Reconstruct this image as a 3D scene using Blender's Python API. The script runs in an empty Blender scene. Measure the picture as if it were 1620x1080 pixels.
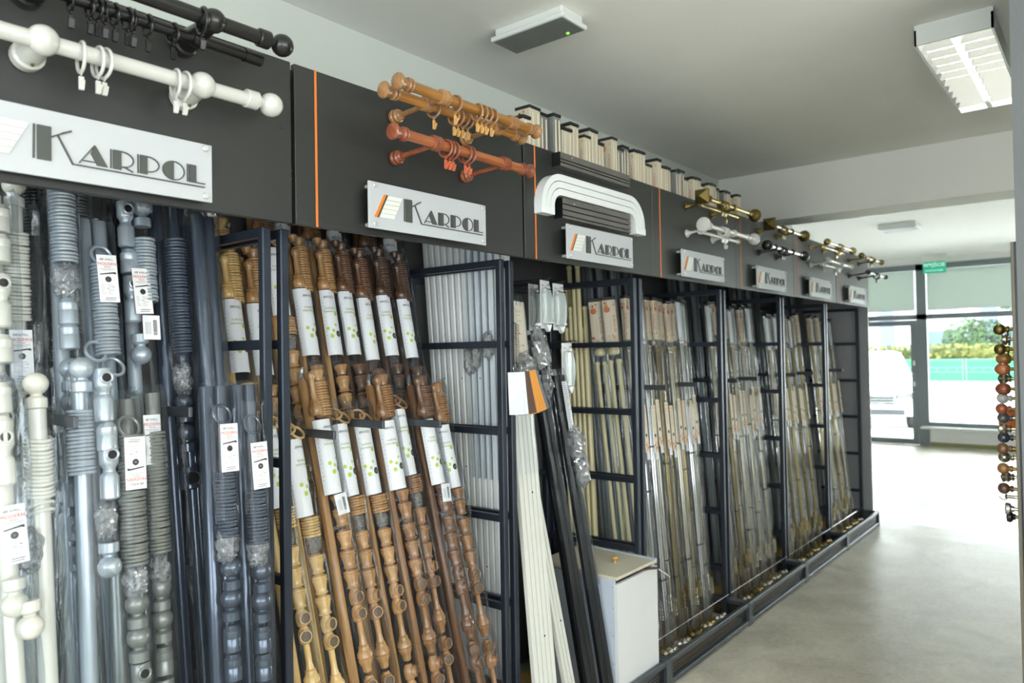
import bpy, math, random
from mathutils import Matrix, Vector, noise as mnoise

# ------------------------------------------------------------------ camera, world, big lights
SC = bpy.context.scene
COL = SC.collection
PI = math.pi

cam_data = bpy.data.cameras.new('camera')
cam = bpy.data.objects.new('camera', cam_data)
COL.objects.link(cam)
SC.camera = cam
YAW, PIT, ROL, CAMH = .6827, .0169, -.0175, 1.5792
fwd = Vector((math.cos(YAW) * math.cos(PIT), math.sin(YAW) * math.cos(PIT), math.sin(PIT)))
rgt = Vector((math.sin(YAW), -math.cos(YAW), 0))
upv = rgt.cross(fwd)
cx = math.cos(ROL) * rgt + math.sin(ROL) * upv
cu = -math.sin(ROL) * rgt + math.cos(ROL) * upv
mw = Matrix((cx, cu, -fwd)).transposed().to_4x4()
mw.translation = (0, 0, CAMH)
cam.matrix_world = mw
cam_data.sensor_width = 36
cam_data.lens = 1172.6 / 1620 * 36
cam_data.clip_start = .02
cam_data.clip_end = 300
cam_data.dof.use_dof = True
cam_data.dof.focus_distance = 2.3
cam_data.dof.aperture_fstop = 3.2

world = bpy.data.worlds.new('sky')
SC.world = world
world.use_nodes = True
wb = world.node_tree.nodes['Background']
wb.inputs[0].default_value = (.93, .97, 1, 1)
wb.inputs[1].default_value = 11.0

SC.view_settings.view_transform = 'Standard'
SC.view_settings.look = 'None'
SC.view_settings.gamma = 1
SC.view_settings.use_curve_mapping = False
SC.view_settings.exposure = 0.32
try:
    SC.cycles.transparent_max_bounces = 40
    SC.cycles.max_bounces = 10
except Exception:
    pass


def area_light(name, loc, rot, sx, sy, power, color=(1, 1, 1)):
    d = bpy.data.lights.new(name, 'AREA')
    d.shape = 'RECTANGLE'
    d.size = sx
    d.size_y = sy
    d.energy = power
    d.color = color
    o = bpy.data.objects.new(name, d)
    COL.objects.link(o)
    o.location = loc
    o.rotation_euler = rot
    return o


# added lamp indoors, stands in for window daylight behind the camera, tilted up
area_light('fill_back_window', (-2.98, -.2, 1.75), (0, -PI / 2 - .22, 0), 1.8, 4.2, 110, (.86, .93, 1))
# added fill lamp before the closed opposite window, aimed up for ceiling and racks
area_light('fill_opposite_window', (.0, -3.02, 1.7), (PI / 2 + .35, 0, 0), 4.4, 1.7, 120, (.95, .98, 1))


# ------------------------------------------------------------------ materials
def lin(c):
    r = []
    for v in c:
        v /= 255
        r.append(v / 12.92 if v <= .04045 else ((v + .055) / 1.055) ** 2.4)
    return (r[0], r[1], r[2], 1)


MATS = {}


def base_mat(name):
    m = bpy.data.materials.new(name)
    m.use_nodes = True
    nt = m.node_tree
    b = nt.nodes['Principled BSDF']
    MATS[name] = m
    return m, nt, b


def mat(name, rgb, rough=.5, metal=0, var=.06, scale=8, bump=0, bscale=60, stretch=None, emit=0, coat=0, trans=0):
    """procedural material: base colour broken up by noise, optional fine bump"""
    m, nt, b = base_mat(name)
    c = lin(rgb)
    N, Lk = nt.nodes, nt.links
    tc = N.new('ShaderNodeTexCoord')
    mp = N.new('ShaderNodeMapping')
    if stretch:
        mp.inputs['Scale'].default_value = stretch
    Lk.new(tc.outputs['Object'], mp.inputs[0])
    n = N.new('ShaderNodeTexNoise')
    n.inputs['Scale'].default_value = scale
    n.inputs['Detail'].default_value = 3
    Lk.new(mp.outputs[0], n.inputs['Vector'])
    r = N.new('ShaderNodeValToRGB')
    r.color_ramp.elements[0].position = .3
    r.color_ramp.elements[1].position = .7
    r.color_ramp.elements[0].color = tuple(max(0, v * (1 - var)) for v in c[:3]) + (1,)
    r.color_ramp.elements[1].color = tuple(min(1, v * (1 + var)) for v in c[:3]) + (1,)
    Lk.new(n.outputs[0], r.inputs[0])
    Lk.new(r.outputs[0], b.inputs['Base Color'])
    b.inputs['Roughness'].default_value = rough
    b.inputs['Metallic'].default_value = metal
    if coat:
        b.inputs['Coat Weight'].default_value = coat
        b.inputs['Coat Roughness'].default_value = .08
    if trans:
        b.inputs['Transmission Weight'].default_value = trans
    if emit:
        b.inputs['Emission Color'].default_value = c
        b.inputs['Emission Strength'].default_value = emit
    if bump:
        n2 = N.new('ShaderNodeTexNoise')
        n2.inputs['Scale'].default_value = bscale
        n2.inputs['Detail'].default_value = 4
        Lk.new(mp.outputs[0], n2.inputs['Vector'])
        bp = N.new('ShaderNodeBump')
        bp.inputs['Strength'].default_value = bump
        bp.inputs['Distance'].default_value = .004
        Lk.new(n2.outputs[0], bp.inputs['Height'])
        Lk.new(bp.outputs[0], b.inputs['Normal'])
    return m


def wood(name, c1, c2, rough=.32):
    m, nt, b = base_mat(name)
    N, Lk = nt.nodes, nt.links
    tc = N.new('ShaderNodeTexCoord')
    mp = N.new('ShaderNodeMapping')
    mp.inputs['Scale'].default_value = (60, 60, 3)
    Lk.new(tc.outputs['Object'], mp.inputs[0])
    n = N.new('ShaderNodeTexNoise')
    n.inputs['Scale'].default_value = 1.6
    n.inputs['Detail'].default_value = 5
    n.inputs['Distortion'].default_value = .6
    Lk.new(mp.outputs[0], n.inputs['Vector'])
    r = N.new('ShaderNodeValToRGB')
    r.color_ramp.elements[0].position = .32
    r.color_ramp.elements[1].position = .68
    r.color_ramp.elements[0].color = lin(c2)
    r.color_ramp.elements[1].color = lin(c1)
    Lk.new(n.outputs[0], r.inputs[0])
    oi = N.new('ShaderNodeObjectInfo')
    hs = N.new('ShaderNodeHueSaturation')
    mr = N.new('ShaderNodeMapRange')
    mr.inputs[3].default_value = .85
    mr.inputs[4].default_value = 1.15
    Lk.new(oi.outputs['Random'], mr.inputs[0])
    Lk.new(mr.outputs[0], hs.inputs['Value'])
    Lk.new(r.outputs[0], hs.inputs['Color'])
    Lk.new(hs.outputs[0], b.inputs['Base Color'])
    b.inputs['Roughness'].default_value = rough
    b.inputs['Coat Weight'].default_value = .5
    b.inputs['Coat Roughness'].default_value = .12
    return m


def film(name, haze=.10, gloss=.5, rough=.12, bump=.8, bscale=22, tint=(.96, .98, 1, 1), stretch=(1, 1, .35)):
    """clear plastic film: see-through, crinkled, glossy"""
    m, nt, b = base_mat(name)
    N, Lk = nt.nodes, nt.links
    N.remove(b)
    out = N['Material Output']
    tc = N.new('ShaderNodeTexCoord')
    mp = N.new('ShaderNodeMapping')
    mp.inputs['Scale'].default_value = stretch
    Lk.new(tc.outputs['Object'], mp.inputs[0])
    n = N.new('ShaderNodeTexNoise')
    n.inputs['Scale'].default_value = bscale
    n.inputs['Detail'].default_value = 4
    n.inputs['Distortion'].default_value = 1.2
    Lk.new(mp.outputs[0], n.inputs['Vector'])
    bp = N.new('ShaderNodeBump')
    bp.inputs['Strength'].default_value = bump
    bp.inputs['Distance'].default_value = .01
    Lk.new(n.outputs[0], bp.inputs['Height'])
    t = N.new('ShaderNodeBsdfTransparent')
    t.inputs[0].default_value = tint
    g = N.new('ShaderNodeBsdfGlossy')
    g.inputs['Roughness'].default_value = rough
    Lk.new(bp.outputs[0], g.inputs['Normal'])
    d = N.new('ShaderNodeBsdfTranslucent')
    d.inputs[0].default_value = (.9, .92, .94, 1)
    d2 = N.new('ShaderNodeBsdfDiffuse')
    d2.inputs[0].default_value = (.9, .92, .94, 1)
    md = N.new('ShaderNodeMixShader')
    Lk.new(d.outputs[0], md.inputs[1])
    Lk.new(d2.outputs[0], md.inputs[2])
    fr = N.new('ShaderNodeFresnel')
    fr.inputs[0].default_value = 1.45
    Lk.new(bp.outputs[0], fr.inputs['Normal'])
    mu = N.new('ShaderNodeMath')
    mu.operation = 'MULTIPLY'
    mu.inputs[1].default_value = gloss * 2
    mu.use_clamp = True
    Lk.new(fr.outputs[0], mu.inputs[0])
    m1 = N.new('ShaderNodeMixShader')
    m1.inputs[0].default_value = haze
    Lk.new(t.outputs[0], m1.inputs[1])
    Lk.new(md.outputs[0], m1.inputs[2])
    m2 = N.new('ShaderNodeMixShader')
    Lk.new(mu.outputs[0], m2.inputs[0])
    Lk.new(m1.outputs[0], m2.inputs[1])
    Lk.new(g.outputs[0], m2.inputs[2])
    Lk.new(m2.outputs[0], out.inputs[0])
    return m


def perforated(name, rgb):
    m, nt, b = base_mat(name)
    N, Lk = nt.nodes, nt.links
    out = N['Material Output']
    b.inputs['Base Color'].default_value = lin(rgb)
    b.inputs['Roughness'].default_value = .45
    b.inputs['Metallic'].default_value = .3
    tc = N.new('ShaderNodeTexCoord')
    v = N.new('ShaderNodeTexVoronoi')
    v.inputs['Scale'].default_value = 70
    v.inputs['Randomness'].default_value = 0
    Lk.new(tc.outputs['Object'], v.inputs['Vector'])
    lt = N.new('ShaderNodeMath')
    lt.operation = 'LESS_THAN'
    lt.inputs[1].default_value = .36
    Lk.new(v.outputs['Distance'], lt.inputs[0])
    t = N.new('ShaderNodeBsdfTransparent')
    ms = N.new('ShaderNodeMixShader')
    Lk.new(lt.outputs[0], ms.inputs[0])
    Lk.new(b.outputs[0], ms.inputs[1])
    Lk.new(t.outputs[0], ms.inputs[2])
    Lk.new(ms.outputs[0], out.inputs[0])
    return m


def glass(name, fac=.06, tint=(.95, .98, .97, 1)):
    m, nt, b = base_mat(name)
    N, Lk = nt.nodes, nt.links
    N.remove(b)
    out = N['Material Output']
    t = N.new('ShaderNodeBsdfTransparent')
    t.inputs[0].default_value = tint
    g = N.new('ShaderNodeBsdfGlossy')
    g.inputs['Roughness'].default_value = .02
    fr = N.new('ShaderNodeFresnel')
    fr.inputs[0].default_value = 1.3
    ms = N.new('ShaderNodeMixShader')
    Lk.new(fr.outputs[0], ms.inputs[0])
    Lk.new(t.outputs[0], ms.inputs[1])
    Lk.new(g.outputs[0], ms.inputs[2])
    Lk.new(ms.outputs[0], out.inputs[0])
    return m


def concrete(name):
    m, nt, b = base_mat(name)
    N, Lk = nt.nodes, nt.links
    tc = N.new('ShaderNodeTexCoord')
    n1 = N.new('ShaderNodeTexNoise')
    n1.inputs['Scale'].default_value = 2.6
    n1.inputs['Detail'].default_value = 7
    n1.inputs['Roughness'].default_value = .62
    n1.inputs['Distortion'].default_value = .5
    Lk.new(tc.outputs['Object'], n1.inputs['Vector'])
    r = N.new('ShaderNodeValToRGB')
    r.color_ramp.elements[0].position = .3
    r.color_ramp.elements[1].position = .68
    r.color_ramp.elements[0].color = lin((172, 167, 151))
    r.color_ramp.elements[1].color = lin((216, 211, 195))
    Lk.new(n1.outputs[0], r.inputs[0])
    n2 = N.new('ShaderNodeTexNoise')
    n2.inputs['Scale'].default_value = 40
    n2.inputs['Detail'].default_value = 3
    Lk.new(tc.outputs['Object'], n2.inputs['Vector'])
    mx = N.new('ShaderNodeMix')
    mx.data_type = 'RGBA'
    mx.blend_type = 'OVERLAY'
    mx.inputs[0].default_value = .25
    Lk.new(r.outputs[0], mx.inputs[6])
    Lk.new(n2.outputs[0], mx.inputs[7])
    Lk.new(mx.outputs[2], b.inputs['Base Color'])
    mr = N.new('ShaderNodeMapRange')
    mr.inputs[3].default_value = .28
    mr.inputs[4].default_value = .5
    Lk.new(n1.outputs[0], mr.inputs[0])
    Lk.new(mr.outputs[0], b.inputs['Roughness'])
    bp = N.new('ShaderNodeBump')
    bp.inputs['Strength'].default_value = .08
    bp.inputs['Distance'].default_value = .003
    Lk.new(n2.outputs[0], bp.inputs['Height'])
    Lk.new(bp.outputs[0], b.inputs['Normal'])
    return m


def leafy(name, c1, c2, sc=6):
    m, nt, b = base_mat(name)
    N, Lk = nt.nodes, nt.links
    n = N.new('ShaderNodeTexNoise')
    n.inputs['Scale'].default_value = sc
    n.inputs['Detail'].default_value = 6
    r = N.new('ShaderNodeValToRGB')
    r.color_ramp.elements[0].position = .35
    r.color_ramp.elements[1].position = .65
    r.color_ramp.elements[0].color = lin(c1)
    r.color_ramp.elements[1].color = lin(c2)
    Lk.new(n.outputs[0], r.inputs[0])
    Lk.new(r.outputs[0], b.inputs['Base Color'])
    b.inputs['Roughness'].default_value = .8
    return m


concrete('concrete')
mat('pale_strip', (226, 226, 222), .3, var=.04, scale=3)
mat('plaster', (240, 240, 233), .9, var=.015, scale=3, bump=.05, bscale=40)
mat('plaster_grey', (206, 212, 204), .9, var=.015, scale=3, bump=.05, bscale=40)
mat('plaster_white', (248, 248, 247), .9, var=.01)
mat('sky_block', (225, 226, 222), .9, var=.02)
mat('wall_grey', (116, 120, 121), .85, var=.02)
MF = mat('fascia', (31, 33, 31), .46, var=.05, scale=5, bump=.02, bscale=250)
MF.node_tree.nodes['Principled BSDF'].inputs['Specular IOR Level'].default_value = .75
mat('end_panel', (150, 152, 153), .45, var=.04, scale=5)
mat('stripe', (226, 122, 46), .5, var=.03)
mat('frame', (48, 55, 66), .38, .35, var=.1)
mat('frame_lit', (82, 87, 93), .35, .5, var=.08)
mat('back_dark', (64, 66, 66), .6)
mat('seam_black', (14, 14, 14), .6)
mat('acrylic', (192, 196, 199), .3, var=.01, coat=.15)
mat('letter', (74, 76, 73), .45, var=.03)
mat('logo_orange', (235, 130, 28), .5, var=.02)
mat('logo_white', (226, 228, 220), .5, var=.01)
mat('steel_cap', (226, 226, 224), .3, .6)
mat('white_lacquer', (202, 202, 196), .28, var=.02, coat=.3)
mat('black_lacquer', (17, 17, 18), .3, var=.1, coat=.3)
mat('white_rod', (216, 214, 202), .28, var=.02, coat=.4)
mat('silver_rod', (172, 182, 190), .28, .35, var=.05, coat=.3)
mat('pewter_rod', (132, 136, 132), .3, .35, var=.05, coat=.3)
mat('grey_rod', (104, 110, 110), .32, .35, var=.05, coat=.3)
mat('anthracite', (80, 90, 105), .22, .45, var=.08, coat=.6)
mat('black_rod', (34, 37, 43), .25, .4, var=.1, coat=.5)
wood('pine', (222, 190, 128), (196, 156, 92))
wood('light_oak', (198, 156, 104), (162, 118, 70))
wood('oak', (170, 126, 80), (134, 92, 54))
wood('walnut', (132, 94, 66), (92, 62, 40))
wood('dark_walnut', (104, 74, 54), (70, 48, 34))
wood('honey', (180, 126, 60), (142, 94, 38))
wood('cherry', (186, 112, 66), (150, 80, 44))
wood('cherry_dark', (152, 84, 54), (120, 58, 34))
mat('clip_tan', (206, 158, 92), .45)
mat('clip_red', (190, 92, 58), .45)
mat('brass', (180, 160, 104), .25, .9, var=.08)
mat('antique', (122, 106, 60), .28, .9, var=.12)
mat('satin', (190, 184, 164), .25, .9, var=.05)
mat('chrome', (205, 205, 205), .12, 1, var=.02)
mat('ivory', (226, 216, 172), .35, var=.03, coat=.3)
mat('rail_white', (236, 240, 240), .3, var=.02, coat=.2)
mat('rail_cream', (222, 223, 214), .35, var=.02)
mat('rail_grey', (112, 110, 106), .35, .4, var=.05)
mat('rail_black', (24, 26, 30), .35, .2, var=.1)
mat('bore_dark', (104, 88, 72), .7)
mat('groove', (40, 38, 33), .8)
mat('paper', (236, 236, 236), .6, var=.015)
mat('paper_cream', (232, 220, 196), .6, var=.03)
mat('box_plain', (200, 194, 172), .4, var=.05)
mat('board_edge', (128, 121, 106), .5, var=.1)
mat('carton', (226, 212, 184), .6, var=.04)
mat('print_red', (202, 70, 44), .6)
mat('print_orange', (222, 120, 66), .6)
mat('print_tan', (208, 168, 96), .6)
mat('print_green', (182, 202, 64), .6)
mat('print_olive', (150, 160, 70), .6)
mat('print_dark', (52, 54, 58), .6)
mat('print_grey', (150, 152, 156), .6)
mat('cap_black', (26, 26, 27), .5)
mat('board', (214, 180, 112), .55, var=.1, scale=20, stretch=(.3, 4, 4))
mat('bin_white', (226, 228, 228), .45, var=.015)
mat('bin_lid', (212, 208, 188), .45, var=.02)
mat('bin_edge', (196, 206, 220), .5)
mat('knob_wood', (206, 160, 70), .35)
mat('pvc', (118, 128, 134), .4, var=.03)
mat('sill_white', (224, 226, 224), .5)
mat('skirting', (140, 142, 96), .6)
mat('sign_green', (38, 186, 150), .5, emit=.25)
mat('sign_white', (245, 250, 248), .5, emit=.4)
mat('lamp_body', (222, 226, 222), .45, var=.01)
mat('lamp_lens', (120, 124, 122), .35, var=.08, scale=12)
mat('lamp_led', (120, 230, 60), .4, emit=1.5)
mat('louvre', (225, 226, 228), .14, .95, var=.02)
mat('tube', (255, 252, 246), .5, emit=36)
mat('swatch_white', (218, 224, 232), .6)
mat('swatch_brown', (84, 60, 46), .7)
mat('swatch_tan', (206, 140, 56), .7)
mat('swatch_slate', (92, 104, 116), .7)
mat('orange_card', (236, 120, 44), .6)
mat('hedge_soil', (90, 80, 60), .9)
leafy('hedge', (38, 52, 16), (104, 104, 40), 5)
leafy('tree', (24, 44, 24), (66, 92, 50), 3)
mat('bark', (90, 76, 62), .9)
mat('fence_green', (16, 92, 60), .55)
mat('fence_sheet', (70, 140, 112), .6, var=.06)
mat('paving', (214, 214, 210), .85, var=.05, scale=2)
mat('house_white', (150, 150, 154), .85, var=.02)
mat('house_blue', (84, 92, 120), .8)
mat('house_window', (70, 86, 92), .2)
mat('car_white', (240, 240, 240), .15, coat=1)
mat('car_dark', (60, 62, 66), .4)
mat('car_glass', (120, 130, 136), .08)
mat('tyre', (40, 40, 42), .8)
mat('fitting_white', (232, 230, 222), .45)
film('film', haze=.012, gloss=.22, rough=.07, bump=.55, bscale=14)
film('film_crumple', haze=.28, gloss=.8, rough=.14, bump=1, bscale=70, stretch=(1, 1, 1))
film('film_long', haze=.09, gloss=.42, rough=.1, bump=.7, bscale=14, stretch=(1, 1, .22))
perforated('perforated', (40, 42, 46))
glass('pane')


def blind_mat():
    m, nt, b = base_mat('blind')
    N, Lk = nt.nodes, nt.links
    b.inputs['Base Color'].default_value = lin((206, 214, 208))
    b.inputs['Roughness'].default_value = .85
    t = N.new('ShaderNodeBsdfTranslucent')
    t.inputs[0].default_value = lin((196, 204, 198))
    ms = N.new('ShaderNodeMixShader')
    ms.inputs[0].default_value = .35
    Lk.new(b.outputs[0], ms.inputs[1])
    Lk.new(t.outputs[0], ms.inputs[2])
    n = N.new('ShaderNodeTexNoise')
    n.inputs['Scale'].default_value = 200
    bp = N.new('ShaderNodeBump')
    bp.inputs['Strength'].default_value = .1
    Lk.new(n.outputs[0], bp.inputs['Height'])
    Lk.new(bp.outputs[0], b.inputs['Normal'])
    Lk.new(ms.outputs[0], N['Material Output'].inputs[0])


blind_mat()


# ------------------------------------------------------------------ geometry helpers
class MB:
    """collects faces, then becomes ONE mesh"""

    def __init__(self):
        self.v, self.f, self.m, self.mats = [], [], [], []
        self.cur = 0

    def use(self, name):
        if name not in self.mats:
            self.mats.append(name)
        self.cur = self.mats.index(name)
        return self

    def add(self, vs, fs):
        o = len(self.v)
        self.v += [tuple(p) for p in vs]
        self.f += [tuple(i + o for i in f) for f in fs]
        self.m += [self.cur] * len(fs)
        return self

    def box(self, x0, x1, y0, y1, z0, z1):
        return self.add([(x0, y0, z0), (x1, y0, z0), (x1, y1, z0), (x0, y1, z0), (x0, y0, z1), (x1, y0, z1), (x1, y1, z1), (x0, y1, z1)],
                        [(0, 3, 2, 1), (4, 5, 6, 7), (0, 1, 5, 4), (1, 2, 6, 5), (2, 3, 7, 6), (3, 0, 4, 7)])

    def bbox(self, x0, x1, y0, y1, z0, z1, b):
        """box with chamfered vertical and horizontal edges"""
        x0, x1 = min(x0, x1), max(x0, x1)
        L = [(x0, x1, y0 + b, y1 - b, z0 + b, z1 - b), (x0 + b, x1 - b, y0, y1, z0 + b, z1 - b), (x0 + b, x1 - b, y0 + b, y1 - b, z0, z1)]
        vs = []
        for sx in (0, 1):
            for sy in (0, 1):
                for sz in (0, 1):
                    for k in range(3):
                        e = L[k]
                        vs.append((e[sx], e[2 + sy], e[4 + sz]))
        idx = lambda sx, sy, sz, k: ((sx * 2 + sy) * 2 + sz) * 3 + k
        fs = [(idx(0, 0, 0, 0), idx(0, 0, 1, 0), idx(0, 1, 1, 0), idx(0, 1, 0, 0)), (idx(1, 0, 0, 0), idx(1, 1, 0, 0), idx(1, 1, 1, 0), idx(1, 0, 1, 0)),
              (idx(0, 0, 0, 1), idx(1, 0, 0, 1), idx(1, 0, 1, 1), idx(0, 0, 1, 1)), (idx(0, 1, 0, 1), idx(0, 1, 1, 1), idx(1, 1, 1, 1), idx(1, 1, 0, 1)),
              (idx(0, 0, 0, 2), idx(0, 1, 0, 2), idx(1, 1, 0, 2), idx(1, 0, 0, 2)), (idx(0, 0, 1, 2), idx(1, 0, 1, 2), idx(1, 1, 1, 2), idx(0, 1, 1, 2))]
        for a in (0, 1):
            for c in (0, 1):
                fs.append((idx(a, c, 0, 0), idx(a, c, 0, 1), idx(a, c, 1, 1), idx(a, c, 1, 0)))
                fs.append((idx(a, 0, c, 0), idx(a, 0, c, 2), idx(a, 1, c, 2), idx(a, 1, c, 0)))
                fs.append((idx(0, a, c, 1), idx(0, a, c, 2), idx(1, a, c, 2), idx(1, a, c, 1)))
        for sx in (0, 1):
            for sy in (0, 1):
                for sz in (0, 1):
                    fs.append((idx(sx, sy, sz, 0), idx(sx, sy, sz, 1), idx(sx, sy, sz, 2)))
        return self.add(vs, fs)

    def frame_at(self, o, d):
        d = Vector(d).normalized()
        u = d.orthogonal().normalized()
        return Vector(o), u, d.cross(u), d

    def lathe(self, prof, seg=16, o=(0, 0, 0), d=(0, 0, 1), closed=True):
        o, u, w, d = self.frame_at(o, d)
        vs, fs = [], []
        for r, z in prof:
            for k in range(seg):
                a = 2 * PI * k / seg
                vs.append(o + d * z + (u * math.cos(a) + w * math.sin(a)) * r)
        n = len(prof)
        for i in range(n - 1):
            for k in range(seg):
                k2 = (k + 1) % seg
                fs.append((i * seg + k, i * seg + k2, (i + 1) * seg + k2, (i + 1) * seg + k))
        if closed:
            fs.append(tuple(range(seg))[::-1])
            fs.append(tuple((n - 1) * seg + k for k in range(seg)))
        return self.add(vs, fs)

    def cyl(self, p, q, r, seg=12, r2=None):
        p, q = Vector(p), Vector(q)
        return self.lathe([(r, 0), (r if r2 is None else r2, (q - p).length)], seg, p, q - p)

    def torus(self, o, d, R, r, seg=24, ns=8, a0=0, a1=2 * PI):
        o, u, w, d = self.frame_at(o, d)
        full = abs(a1 - a0 - 2 * PI) < 1e-4
        n = seg if full else seg + 1
        vs, fs = [], []
        for i in range(n):
            a = a0 + (a1 - a0) * i / seg
            e = u * math.cos(a) + w * math.sin(a)
            for k in range(ns):
                t = 2 * PI * k / ns
                vs.append(o + e * (R + r * math.cos(t)) + d * (r * math.sin(t)))
        for i in range(seg):
            i2 = (i + 1) % n
            for k in range(ns):
                k2 = (k + 1) % ns
                fs.append((i * ns + k, i2 * ns + k, i2 * ns + k2, i * ns + k2))
        return self.add(vs, fs)

    def sphere(self, o, r, seg=16, rings=10):
        return self.lathe([(max(1e-4, r * math.sin(PI * i / rings)), -r * math.cos(PI * i / rings)) for i in range(rings + 1)], seg, o, (0, 0, 1))

    def path(self, pts, r, seg=8):
        for a, b in zip(pts[:-1], pts[1:]):
            self.cyl(a, b, r, seg)
        return self

    def prism(self, poly, y0, y1):
        """polygon in x,z extruded along y"""
        n = len(poly)
        vs = [(x, y0, z) for x, z in poly] + [(x, y1, z) for x, z in poly]
        fs = [tuple(range(n)), tuple(range(2 * n - 1, n - 1, -1))]
        for i in range(n):
            j = (i + 1) % n
            fs.append((j, i, n + i, n + j))
        return self.add(vs, fs)

    def mesh(self, name, smooth=35):
        me = bpy.data.meshes.new(name)
        me.from_pydata(self.v, [], self.f)
        for nme in self.mats:
            me.materials.append(MATS[nme])
        me.polygons.foreach_set('material_index', self.m)
        if smooth:
            me.polygons.foreach_set('use_smooth', [True] * len(self.f))
            try:
                me.set_sharp_from_angle(angle=math.radians(smooth))
            except Exception:
                pass
        me.update()
        return me


CACHE = {}


def cached(key, fn):
    if key not in CACHE:
        CACHE[key] = fn()
    return CACHE[key]


def put(name, me, parent=None, loc=(0, 0, 0), rot=(0, 0, 0), scale=None, label=None, kind=None):
    o = bpy.data.objects.new(name, me)
    COL.objects.link(o)
    if parent:
        o.parent = parent
    o.location = loc
    o.rotation_euler = rot
    if scale:
        o.scale = scale
    if label:
        o['label'] = label
    if kind:
        o['kind'] = kind
    return o


def thing(name, label, cat, loc=(0, 0, 0), rot=(0, 0, 0), group=None):
    o = bpy.data.objects.new(name, None)
    o.empty_display_size = .05
    COL.objects.link(o)
    o.location = loc
    o.rotation_euler = rot
    o['label'] = label
    o['category'] = cat
    if group:
        o['group'] = group
    return o


def tag(o, label, cat, group=None):
    o['label'] = label
    o['category'] = cat
    if group:
        o['group'] = group
    return o


def struct(name, mb, smooth=0, loc=(0, 0, 0)):
    o = put(name, mb.mesh(name, smooth), None, loc)
    o['kind'] = 'structure'
    return o


def text_geo(s, size):
    def f():
        c = bpy.data.curves.new('txt', 'FONT')
        c.body = s
        c.size = size
        c.align_x = 'CENTER'
        c.resolution_u = 2
        o = bpy.data.objects.new('txt', c)
        COL.objects.link(o)
        dg = bpy.context.evaluated_depsgraph_get()
        me = o.evaluated_get(dg).to_mesh()
        v = [tuple(p.co) for p in me.vertices]
        fs = [tuple(p.vertices) for p in me.polygons]
        o.evaluated_get(dg).to_mesh_clear()
        bpy.data.objects.remove(o)
        bpy.data.curves.remove(c)
        return v, fs
    return cached(('text', s, size), f)


class Print:
    """flat print laid on a label, as thin geometry in label coordinates (x right, z up)"""

    def __init__(self, mapper):
        self.mb = MB()
        self.map = mapper

    def poly(self, m, pts):
        self.mb.use(m)
        self.mb.add([self.map(x, z) for x, z in pts], [tuple(range(len(pts)))])

    def rect(self, m, x0, x1, z0, z1):
        self.poly(m, [(x0, z0), (x1, z0), (x1, z1), (x0, z1)])

    def disc(self, m, x, z, r, n=14):
        self.poly(m, [(x + r * math.cos(2 * PI * k / n), z + r * math.sin(2 * PI * k / n)) for k in range(n)])

    def text(self, m, s, size, x, z, vertical=False):
        v, fs = text_geo(s, size)
        self.mb.use(m)
        if vertical:
            self.mb.add([self.map(x + p[1], z - p[0]) for p in v], fs)
        else:
            self.mb.add([self.map(x + p[0], z + p[1]) for p in v], fs)


X0 = 1.1743           # first joint between fascia boards
DF = 1.7014           # front plane of the fascia
ZF0, ZF1 = 1.9391, 2.3742
CEIL, YW = 2.9452, 2.44
XB, XW = 5.667, 13.39


def bay(n):
    return X0 + n - 1      # bay 0 starts left of the first joint


# ------------------------------------------------------------------ the room
m = MB().use('concrete')
m.box(-3.2, 7.36, -3.2, 5.2, -.1, 0)
m.box(8.12, XW + .1, -3.2, 5.2, -.1, 0)
struct('floor', m)
struct('floor_strip', MB().use('pale_strip').box(7.36, 8.12, -3.2, 5.2, -.1, .001))  # paler strip across the floor between the rooms
struct('wall_left', MB().use('plaster_grey').box(-3.2, 7.42, YW, YW + .12, 0, CEIL))
struct('wall_side', MB().use('plaster_white').box(7.3, 7.42, YW + .12, 5.2, 0, 3.0))
struct('wall_far_left', MB().use('plaster_white').box(7.42, XW, 5.08, 5.2, 0, 3.0))
struct('wall_right', MB().use('wall_grey').box(3.0, 4.05, -.4, .25, 0, CEIL))
m = MB().use('plaster')
m.box(-3.2, -2.3, -3.32, -3.2, 0, CEIL).box(2.3, XW, -3.32, -3.2, 0, 3.1)
m.box(-2.3, 2.3, -3.32, -3.2, 0, .7).box(-2.3, 2.3, -3.32, -3.2, 2.7, CEIL)
struct('wall_near', m)
m = MB().use('pvc')
for x in (-2.3, -.8, .74, 2.24):
    m.box(x, x + .06, -3.29, -3.23, .7, 2.7)
m.box(-2.3, 2.3, -3.29, -3.23, .7, .76).box(-2.3, 2.3, -3.29, -3.23, 2.64, 2.7)
w3 = struct('window_3', m)
put('blind', MB().use('sky_block').box(-2.24, 2.24, -3.26, -3.255, .76, 2.64).mesh('blind', 0), w3)  # added unseen sheet, keeps the strong sky out of this window
m = MB().use('plaster')
m.box(-3.2, -3.08, -3.2, -2.35, 0, CEIL).box(-3.2, -3.08, 1.95, YW, 0, CEIL)
m.box(-3.2, -3.08, -2.35, 1.95, 0, .7).box(-3.2, -3.08, -2.35, 1.95, 2.8, CEIL)
struct('wall_back', m)
m = MB().use('pvc')
for y in (-2.35, -.25, 1.89):
    m.box(-3.17, -3.11, y, y + .06, .7, 2.8)
m.box(-3.17, -3.11, -2.35, 1.95, .7, .76).box(-3.17, -3.11, -2.35, 1.95, 2.74, 2.8)
w2 = struct('window_2', m)
put('blind', MB().use('sky_block').box(-3.145, -3.14, -2.29, 1.89, .76, 2.74).mesh('blind', 0), w2)  # added here too: opaque sheet blocking sky light at the back window
struct('ceiling', MB().use('plaster').box(-3.2, XB, -3.2, YW + .12, CEIL, CEIL + .1))
struct('ceiling_far', MB().use('plaster_white').box(6.0, XW + .1, -3.2, 5.2, 3.0, 3.1))
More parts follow.
